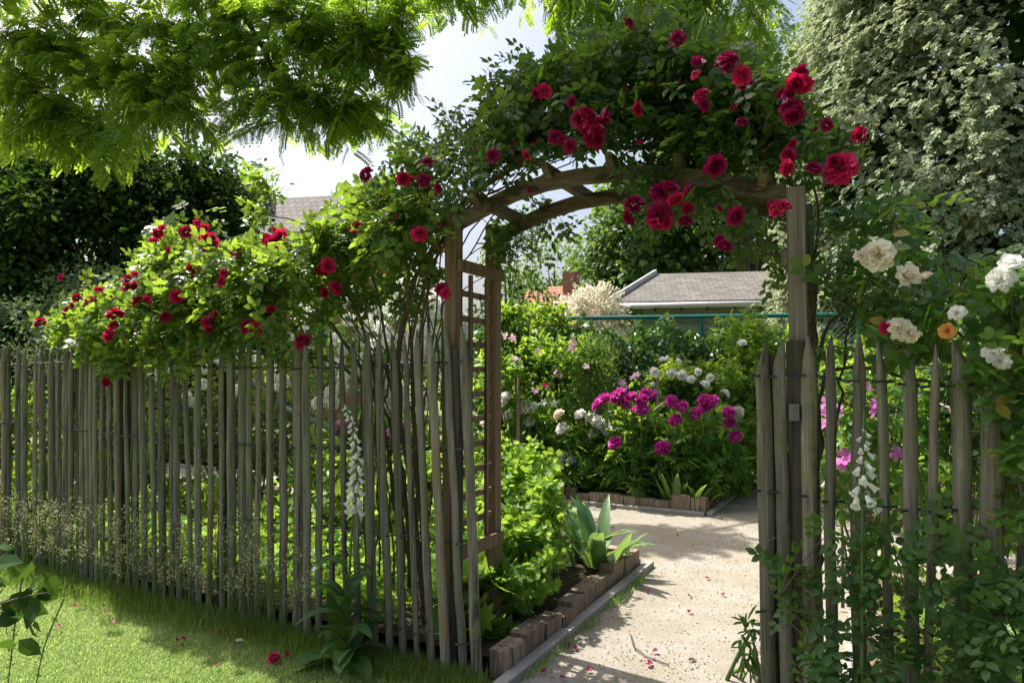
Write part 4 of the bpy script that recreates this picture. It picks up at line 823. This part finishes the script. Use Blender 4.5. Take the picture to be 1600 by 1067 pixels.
def tall_pts(n):
    u = np.where(R.uniform(0, 1, n) < .72, R.uniform(-5.6, -2.0, n), R.uniform(-2.0, -.9, n)); v = -.1 - np.abs(R.normal(0, .1, n)); return O + u[:, None] * U + v[:, None] * V
A, L = Acc(), Acc(); P = tall_pts(300)
for p in P:
    h = R.uniform(.3, .75); dx = np.array([R.normal(.1, .2), R.normal(-.08, .15), 0]) * h; q = bez(p, p + Z * h * .7 + dx * .2, p + Z * h + dx * 1.2, 7); A.tube(q, np.linspace(.0022, .001, 7), 3, cap=False)
    n = 30; s = R.uniform(.6, 1, n); pp = np.stack([np.interp(s, np.linspace(0, 1, 7), q[:, i]) for i in range(3)], 1) + rnd(n, .012); L.scatter(DI, pp, frames(rnd(n, .5) + Z * .5 + dx, rnd(n)), R.uniform(.008, .017, n))
A2 = Acc(); A2.v, A2.l, A2.t, A2.m, A2.n = A.v, A.l, A.t, A.m, A.n
for v_, l_, t_ in zip(L.v, L.l, L.t): A2.raw(v_, l_ - l_.min(), t_, 1)
g = mk('seeding_grass', A2, [M['tallgrass'], M['seed']]); tag(g, 'tall seeding grass stems leaning out from the left pickets', 'grass', kind='stuff')
# dry litter drifted along the edging and in the middle of the path
n = 420; c_ = R.integers(3, size=n); u = np.where(c_ < 2, .34 + np.abs(R.normal(0, .07, n)), .85 + R.normal(0, .16, n)); v = np.where(c_ < 2, R.uniform(.1, 2.3, n), .62 + R.normal(0, .12, n))
A = Acc(); A.scatter(DI, O + u[:, None] * U + v[:, None] * V + Z * .006, frames(rnd(n) * [1, 1, .1], Z + rnd(n, .25)), R.uniform(.006, .02, n)); g = mk('leaf_litter', A, leaf_mat('dry_litter', (.16, .1, .05), (.4, .3, .13), (.3, .2, .08), .2, .9, .1)); tag(g, 'dry brown and ochre leaf litter drifted over the gravel path', 'litter', kind='stuff')
# moss and weeds at the kerb
def kerb_pts(n):
    v = R.choice([.2, .5, .9, 1.35, 1.5, 1.8, 1.95], n) + R.normal(0, .09, n); u = .325 + np.abs(R.normal(0, .03, n)); return O + u[:, None] * U + v[:, None] * V
g = blades_mass(900, kerb_pts, .04, .002, M['grass'], 'kerb_grass', .9); tag(g, 'sparse tufts of grass growing along the concrete edging of the path', 'grass', kind='stuff')

# fallen petals and dry leaves
def petal_thing(nm, p, s, mat, label, cat, group):
    A = Acc(); T = petal_patch(1, 1, .8, .25, .05, R); A.scatter(T, np.array([p]), frames(np.array([[R.normal(), R.normal(), 0]]), np.array([[R.normal(0, .3), R.normal(0, .3), 1]])), np.array([s])); o = mk(nm, A, mat, smooth=True, org=p); tag(o, label, cat, group)
for (x, y) in [(147,926),(122,946),(163,958),(177,974),(352,986),(282,999),(292,997),(338,1038),(447,1025),(93,980),(390,983)]:
    petal_thing('fallen_petal', pixg(x, y, .03), .032, M['wine'], 'small dark red rose petal lying on the sunny lawn', 'petal', 'rose petals on the lawn')
for (x, y) in [(1060,837),(1014,924),(890,1009),(900,1015),(1020,1037),(1010,1037),(884,1058),(925,1048),(930,943),(1108,903),(1078,930),(858,970),(1076,957),(1020,1018),(960,825),(1130,810),(1155,775),(1150,780),(845,1050),(1131,930),(840,1000)]:
    petal_thing('fallen_petal', pixg(x, y, .012), .03, M['wine'], 'small magenta-red rose petal lying on the pale gravel', 'petal', 'rose petals on the gravel')
o = place('fallen_rose', ROSE_ME['pinkred'][1], None, pixg(427, 1027, .035), face_rot(np.array([-.2, -.5, .8])), .035); tag(o, 'bright pink fallen rose bloom on the lawn in front of the fence', 'flower')
for i, (x, y, lb) in enumerate([(366, 1000, 'pale fallen leaf curled on the shaded patch of lawn'), (1075, 1030, 'dry brown leaf lying on the gravel near the gate')]):
    A = Acc(); A.scatter(OV, np.array([pixg(x, y, .03 if i == 0 else .012)]), frames(np.array([[1., .3, 0]]), np.array([[0, -.2, 1.]])), np.array([.055])); o = mk('fallen_leaf', A, M['cream_plume'] if i == 0 else M['bark'], org=pixg(x, y, .02)); tag(o, lb, 'leaf')
A = Acc(); A.tube([pixg(985, 990, .01), pixg(990, 1010, .02), pixg(1010, 1025, .01), pixg(1045, 1038, .01)], .004, 5); o = mk('fallen_twig', A, M['bark'], org=pixg(1000, 1015)); tag(o, 'thin curved twig lying on the gravel inside the arch', 'twig')

# ------------------------------------------------------------------ trees
def tree(name, label, cat, base, height, blobs, T, size, mat, trunk=.2, limbs=7, group=None, clumps=60, cr=.22, **kw):
    base = np.asarray(base, float); t = thing(name, label, cat, base, group); L, A = Acc(), Acc(); top = base + Z * height
    pth = smooth_path([base, base + Z * height * .35 + R.normal(0, .1, 3), base + Z * height * .7, top], 12); A.tube(pth, np.linspace(trunk, trunk * .2, 12), 9)
    for (c, r, n) in blobs:
        ball_leaves(L, c, r, n, T, size, clumps, cr, **kw)
        for k in range(limbs):
            e = np.asarray(c) + np.asarray(r) * nrm(rnd(1))[0] * R.uniform(.5, .9); s = pth[R.integers(3, 9)]; A.tube(bez(s, (s + e) / 2 + Z * .2, e, 7), np.linspace(trunk * .35, trunk * .06, 7), 5)
    mk('trunk', A, M['bark'], t, smooth=True); mk('crown', L, mat, t); return t
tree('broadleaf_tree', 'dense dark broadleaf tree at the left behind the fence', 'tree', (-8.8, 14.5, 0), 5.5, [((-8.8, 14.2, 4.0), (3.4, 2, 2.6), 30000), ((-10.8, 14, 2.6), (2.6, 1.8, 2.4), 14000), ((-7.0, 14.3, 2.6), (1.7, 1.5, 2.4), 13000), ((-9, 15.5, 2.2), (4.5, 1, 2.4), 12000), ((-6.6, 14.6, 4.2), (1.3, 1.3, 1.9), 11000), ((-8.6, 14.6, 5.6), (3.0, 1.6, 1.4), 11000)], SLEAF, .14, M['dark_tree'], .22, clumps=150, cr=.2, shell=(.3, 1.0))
shrub('grey_shrub', 'rounded grey-green shrub rising behind the far left fence', 'shrub', (-5.15, 8.6, 0), [((-5.15, 8.5, 2.0), (.85, .6, .95), 4200), ((-4.5, 8.5, 1.8), (.5, .5, .75), 1500)], DI, .07, M['grey_shrub'], clumps=70, cr=.22)
shrub('leafy_bush', 'low dull bush topping the fence at the left frame edge', 'bush', (-5.2, 6.6, 0), [(at(30, 520, 6.6), (.6, .35, .32), 1500)], DI, .06, M['grey_shrub'], clumps=40)
tree('broadleaf_tree', 'large tree with dark and sunlit foliage behind the shed', 'tree', (8.2, 25, 0), 11, [((8.0, 25, 6.5), (4.8, 2.6, 4.4), 17000), ((4.8, 24, 6.0), (2.4, 2, 2.8), 6500), ((9, 25.5, 11.5), (3.4, 2.4, 3.6), 5000)], OV, .27, M['mid_tree'], .35, clumps=130, cr=.22, shell=(.3, 1.0))
tree('broadleaf_tree', 'thin airy tree with sky gaps between the arch roses and the cypress', 'tree', (7.4, 21.5, 0), 12, [((7.0, 21.5, 9.6), (2.1, 1.7, 3.6), 4500), ((6.6, 21.5, 13.2), (2.0, 1.7, 3.0), 2600)], OV, .18, M['mid_tree'], .16, clumps=70, cr=.24)
tree('pale_tree', 'pale sunlit tree far beyond the houses, seen under the arch', 'tree', (3.0, 48, 0), 9.5, [((2.9, 48, 8.0), (3.0, 2, 3.3), 3200), ((5.8, 50, 6.5), (2.5, 2, 2.8), 2000)], OV, .3, M['pale_tree'], .3, clumps=50)
tree('holly_tree', 'low dark evergreen beside the trellis post under the arch', 'tree', (.35, 15, 0), 3, [((.3, 15, 2.3), (1.25, 1, 1.2), 3200)], OV, .13, M['dark_tree'], .1, clumps=60)
tree('birch_tree', 'slender light-leaved tree seen just beside the back trellis post', 'tree', (-.05, 17, 0), 5, [((.1, 17, 4.6), (.9, .7, 1.1), 900)], OV, .12, M['mid_tree'], .07, clumps=30)
sh = shrub('flowering_shrub', 'feathery cream-white shrub in front of the pale shed', 'shrub', (1.85, 13, 0), [(at(925, 490, 13), (.6, .45, .55), 2600)], NARROW, .12, M['cream_plume'], clumps=70, cr=.2, up=1.2)

# tall cypress on the right
cy = thing('cypress_tree', 'huge grey-green cypress with drooping scaly sprays filling the upper right', 'tree', (8.05, 11.6, 0)); A, L = Acc(), Acc()
A.tube([[8.05, 11.6, 0], [8.05, 11.6, 5], [8.05, 11.6, 10]], [.3, .22, .08], 10)
def cyp(n, ncl):
    zc = R.uniform(.6, 11.5, ncl); ac = R.uniform(0, 6.28, ncl); rad = np.interp(zc, [0, 2, 6, 11.5], [2.6, 3.15, 3.05, 1.7]) * R.uniform(.86, 1.06, ncl)
    cc = np.stack([8.05 + np.cos(ac) * rad, 11.6 + np.sin(ac) * rad, zc], 1); vis = (np.sin(ac) < .55) | (np.cos(ac) < -.5); cc = cc[vis]; ac = ac[vis]
    i = R.integers(len(cc), size=n); o = np.stack([np.cos(ac[i]), np.sin(ac[i]), np.zeros(n)], 1); P = cc[i] + rnd(n, 1) * [.14, .14, .19] - o * R.uniform(0, .12, n)[:, None]
    d = o * .7 - Z * .5 + rnd(n, .45); nn = o + Z * .8 + rnd(n, .4); L.scatter(SPRAY, P, frames(d, nn), .155 * R.uniform(.5, 1.25, n))
cyp(60000, 1400)
for k in range(60):
    z = R.uniform(1, 10); a = R.uniform(0, 6.28); r = 2.6 * R.uniform(.6, 1); A.tube([[8.05, 11.6, z - .3], [8.05 + math.cos(a) * r, 11.6 + math.sin(a) * r, z]], [.05, .012], 5)
mk('trunk', A, M['bark'], cy, smooth=True); mk('crown', L, M['conifer'], cy)
# inner shell of the cypress: larger dark leaves behind the outer sprays
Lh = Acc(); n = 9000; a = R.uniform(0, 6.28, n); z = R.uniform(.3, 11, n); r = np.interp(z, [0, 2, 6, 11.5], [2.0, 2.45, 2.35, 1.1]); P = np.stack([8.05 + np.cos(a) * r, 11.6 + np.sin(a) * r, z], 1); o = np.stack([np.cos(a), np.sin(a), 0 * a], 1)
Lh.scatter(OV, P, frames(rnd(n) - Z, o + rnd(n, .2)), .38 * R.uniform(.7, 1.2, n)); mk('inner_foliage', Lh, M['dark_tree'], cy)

# overhanging locust: trunk stands off to the left, limbs reach over the garden
lo = thing('locust_tree', 'locust tree whose feathery backlit branches overhang the garden from the upper left', 'tree', (-7.6, 8.6, 0)); A, L = Acc(), Acc()
def limb(pts, r): p = smooth_path(pts, 22); p[1:-1] += R.normal(0, .03, (20, 3)); A.tube(p, np.linspace(r, r * .25, 22), 7); return list(p[4:])
top = [-7.5, 8.5, 4.6]; A.tube(smooth_path([[-7.6, 8.6, 0], [-7.55, 8.6, 2.5], top]), np.linspace(.26, .17, 24), 12)
nodesA = limb([top, at(-60, 40, 9.30), at(60, 60, 9.30), at(170, 110, 9.30), at(260, 160, 8.50)], .04) + limb([top, at(-40, -60, 9.30), at(200, -40, 9.30), at(370, -5, 9.00), at(400, 50, 8.90), at(432, 100, 8.80), at(440, 190, 8.70)], .09) + \
    limb([at(370, -5, 9.00), at(470, 40, 8.90), at(520, 90, 8.80), at(580, 60, 8.70), at(640, 110, 8.60)], .05) + limb([at(436, 140, 8.75), at(490, 150, 8.70), at(545, 175, 8.70)], .03) + limb([at(-60, 100, 9.30), at(40, 130, 9.30), at(140, 200, 9.30)], .05) + \
    limb([at(100, -40, 9.20), at(150, 30, 9.30), at(300, 60, 9.30), at(420, 60, 9.30)], .05)
nodesB = limb([top, [-7.6, 8.2, 6.6], [-6.6, 7.6, 7.9], [-4.8, 6.6, 8.0], [-3.2, 5.1, 7.4], [-1.4, 4.6, 6.2], [.1, 4.1, 5.6]], .075)[13:]
nodesC = limb([at(580, 60, 8.8), at(700, -40, 10.4), at(860, -70, 10.4), at(1060, -50, 10.0), at(1200, -20, 10.2)], .035)
def pl_at(pts, lo_, hi): return np.array([at(p[0], p[1], R.uniform(lo_, hi) + .5 * float(np.clip((280 - p[0]) / 160, 0, 1))) for p in pts])
pA = [(-20, -60), (650, -60), (655, 60), (650, 150), (610, 215), (560, 240), (470, 225), (420, 215), (400, 170), (370, 215), (310, 215), (250, 215), (200, 265), (140, 265), (60, 240), (-20, 240)]
def sprays(nodes, targets, leaf, step=.05, length=.75):
    """leafy branchlets: alternate feather leaves left and right of each drooping twig, lying in layers"""
    nodes = np.asarray(nodes); P, D, N = [], [], []
    for t in targets:
        d2 = ((nodes - t) ** 2).sum(1) * R.uniform(.7, 1.5, len(nodes)); a = nodes[d2.argmin()]; Lg = np.linalg.norm(t - a)
        pts = bez(a, (a + t) / 2 + Z * (.1 * Lg + .05) + R.normal(0, .05, 3), t - Z * .06, 9); A.tube(pts, np.linspace(.011 if Lg > .8 else .007, .0025, 9), 4, cap=False)
        m = max(5, int(min(length, Lg) / step)); f = np.linspace(1 - min(length, Lg) / (Lg + 1e-6) * .97, 1, m); q = np.stack([np.interp(f, np.linspace(0, 1, 9), pts[:, i]) for i in range(3)], 1)
        dr = nrm(np.gradient(q, axis=0)); pl = nrm(Z + R.normal(0, .42, 3)); sd = nrm(np.cross(dr, pl)); sg = np.where(np.arange(m) % 2, 1, -1)[:, None]
        P.append(q); D.append(sg * sd * R.uniform(.6, 1, (m, 1)) + dr * R.uniform(.3, .8, (m, 1)) - Z * R.uniform(.1, .55, (m, 1)) + rnd(m, .15)); N.append(pl + rnd(m, .22))
    P, D, N = map(np.concatenate, (P, D, N)); L.scatter(PIN, P, frames(D, N), leaf * R.uniform(.45, 1.3, len(P)))
tA = np.concatenate([pl_at(in_poly(pA, 560), 8.3, 9.4), pl_at(in_poly([(0, 0), (380, 0), (380, 100), (250, 190), (0, 200)], 230), 8.3, 9.3), pl_at(in_poly([(420, 0), (640, 20), (640, 150), (560, 220), (440, 190)], 150), 8.3, 9.3)])
sprays(nodesA, tA, .23)
tU = pl_at(in_poly([(-100, -220), (260, -220), (300, -60), (-100, -60)], 60), 8.3, 9.0)  # unseen leaves above the frame, added to darken the canopy below them
sprays(nodesA, tU, .24)
tC = np.concatenate([pl_at(in_poly([(640, -60), (840, -60), (830, 20), (790, 50), (720, 25), (660, 40)], 55), 10.2, 11.4), pl_at(in_poly([(840, -60), (1230, -60), (1220, 60), (1120, 120), (1000, 130), (880, 120)], 170), 9.2, 10.6)])
sprays(nodesC, tC, .25)
tB = np.array([-.75, 4.5, 5.7]) + nrm(rnd(330)) * (R.uniform(.2, 1, 330) ** .5)[:, None] * np.array([1.8, 1.0, .5])  # unseen leaf mass above the frame, shaped to shade the arch and right fence
sprays(nodesB, tB, .22)
mk('trunk', A, M['bark'], lo, smooth=True); mk('crown', L, M['locust'], lo)

# ------------------------------------------------------------------ buildings
shd = thing('garden_shed', 'pale green weatherboard shed with a grey slate roof and white gutter', 'shed', at(1090, 600, 15) * [1, 1, 0])
eL, eR, rL, rR = at(957, 472, 14.8), at(1262, 461, 14.1), at(1027, 428, 17.0), at(1298, 415, 16.3); rR[2] = rL[2]; eR[2] = eL[2]
roof = slab('roof', [eL, eR, rR, rL], .06, M['slate'], shd); back = [2 * r - e for r, e in ((rL, eL), (rR, eR))]; bL, bR = back; bL[2] = bR[2] = eL[2]
slab('roof', [rL, rR, bR, bL], .06, M['slate'], shd)
ed = nrm(eR - eL); pd = nrm((rL - eL) * [1, 1, 0])
def strip(a, b, w, h, mat, nm, par):
    A = Acc(); d = (b - a) / 2; s = nrm(np.cross(d, Z)); A.box((a + b) / 2, d, s * w, np.cross(s, nrm(d)) * h); return mk(nm, A, mat, par)
strip(eL - ed * .03 + Z * .02, rL - ed * .03 + Z * .02, .03, .09, M['gutter'], 'barge_board', shd); strip(eR + ed * .03 + Z * .02, rR + ed * .03 + Z * .02, .03, .09, M['gutter'], 'barge_board', shd)
A = Acc(); A.tube([eL - Z * .1 - pd * .07, eR - Z * .1 - pd * .07], .065, 10); gt = mk('gutter', A, M['gutter'], shd, smooth=True)
for k in range(7):
    p = eL + (eR - eL) * (.1 + .135 * k) - Z * .17 - pd * .08; A = Acc(); A.box(p, ed * .03, pd * .02, Z * .02); A.box(p - Z * .03, ed * .012, pd * .012, Z * .025); mk('hook', A, M['black_iron'], shd)
w0, w1 = eL + pd * .35 + ed * .55, eR + pd * .35 - ed * .3; wc = (w0 + w1) / 2; wd_ = 3.2
wallbox('wall', np.array([*(wc + pd * wd_ / 2)[:2], 0]), (w1 - w0)[:3] * [.5, .5, 0], pd * wd_ / 2, eL[2] - .1, M['siding'], shd)
A = Acc(); q = eR - ed * .45 - Z * .12 - pd * .05; A.tube([q, q - Z * .15, q + pd * .25 - Z * .4, q + pd * .28 - Z * 3], .05, 8); mk('downpipe', A, M['gutter'], shd, smooth=True)
slab('gable', [w1 + ed * .02 - Z * .1, w1 + pd * wd_ + ed * .02 - Z * .1, np.array([*(w1 + pd * wd_ / 2 + ed * .02)[:2], rL[2] - .15])] + [w1 + ed * .02 + Z * .02], .04, M['gutter'], shd)

def house(name, label, c, yaw, w, d, h, rise, wallm, roofm, chims, over=.3):
    c = np.asarray(c, float); t = thing(name, label, 'house', c); X = np.array([math.cos(yaw), math.sin(yaw), 0]); Yv = np.array([-math.sin(yaw), math.cos(yaw), 0])
    wallbox('wall', c, X * w / 2, Yv * d / 2, h, wallm, t); e = c + Z * h; r = c + Z * (h + rise)
    for sg in (-1, 1):
        q = [e + sg * Yv * (d / 2 + over) - X * (w / 2 + over) * -sg * -1, e + sg * Yv * (d / 2 + over) + X * (w / 2 + over) * -sg * -1, r + X * (w / 2 + over) * sg, r - X * (w / 2 + over) * sg]
        slab('roof', q, .12, roofm, t)
    for sg in (-1, 1):
        g = c + X * sg * w / 2; A = Acc(); A.faces([g + Z * h - Yv * d / 2, g + Z * h + Yv * d / 2, g + Z * (h + rise) - Z * .1] + [x - X * sg * .1 for x in (g + Z * h - Yv * d / 2, g + Z * h + Yv * d / 2, g + Z * (h + rise) - Z * .1)], [(0, 1, 2), (5, 4, 3), (0, 3, 4, 1), (1, 4, 5, 2), (2, 5, 3, 0)]); mk('gable', A, M['brick'] if wallm is M['brick'] else M['render'], t)
    for (x, y, hh) in chims:
        wallbox('chimney', c + X * x + Yv * y + Z * (h + rise * .5), X * .35, Yv * .35, hh, M['brick'], t)
    for k in range(3):
        p = c + X * (w * (-.3 + .3 * k)) - Yv * (d / 2 + .01) + Z * (h * .55); A = Acc(); A.box(p, X * .45, Yv * .03, Z * .6); f = mk('window', A, M['gutter'], t); A = Acc(); A.box(p - Yv * .035, X * .37, Yv * .01, Z * .52); mk('pane', A, M['black_iron'], f)
    return t
house('brick_house', 'brick house with a grey-brown tiled roof and chimney behind the left rose', [-8.4, 27, 0], -.18, 6.6, 5.0, 5.7, 2.9, M['brick'], M['greytile'], [(-1.7, -.3, 2.0)])
ph = at(885, 470, 36); house('tiled_house', 'distant house with a red tiled roof and chimney seen under the arch', [ph[0] + 1.2, 38, 0], -.55, 7, 5, 4.0, 2.6, M['render'], M['redtile'], [(-.6, -.5, 2.1), (2.5, .3, 1.7)])

# ------------------------------------------------------------------ light, sky, camera
SD = nrm(np.array([-.82 * .53, .57 * .53, .848]))
el = math.asin(SD[2]); az = math.atan2(SD[0], SD[1])
w = bpy.data.worlds.new('World'); S.world = w; w.use_nodes = True; nt = w.node_tree; bg = nt.nodes['Background']
sky = nt.nodes.new('ShaderNodeTexSky'); sky.sky_type = 'NISHITA'; sky.sun_disc = False; sky.sun_elevation = el; sky.sun_rotation = az; sky.air_density = 1.0; sky.dust_density = 7.0; sky.ozone_density = 1.0
nt.links.new(sky.outputs[0], bg.inputs[0]); bg.inputs[1].default_value = .11
sl = bpy.data.lights.new('sun', 'SUN'); sl.energy = 4.5; sl.angle = math.radians(.53); sl.color = (1, .95, .86); so = bpy.data.objects.new('sun', sl); C.objects.link(so)
so.rotation_euler = Vector(-SD).to_track_quat('-Z', 'Y').to_euler()
cam = bpy.data.cameras.new('camera'); cam.sensor_width = 36; cam.lens = 36 * FPX / 1600; cam.clip_end = 2000; cam.clip_start = .05
co = bpy.data.objects.new('camera', cam); C.objects.link(co); co.location = (0, 0, EYE); co.rotation_euler = (math.radians(90) + PITCH, 0, 0); S.camera = co
S.view_settings.view_transform = 'Standard'; S.view_settings.look = 'None'; S.view_settings.exposure = 1.1; S.view_settings.gamma = 1
S.render.engine = 'CYCLES'; cy_ = S.cycles; cy_.max_bounces = 8; cy_.transmission_bounces = 6; cy_.diffuse_bounces = 5; cy_.transparent_max_bounces = 4; cy_.use_denoising = True; cy_.sample_clamp_indirect = 6
cy_.caustics_reflective = cy_.caustics_refractive = False
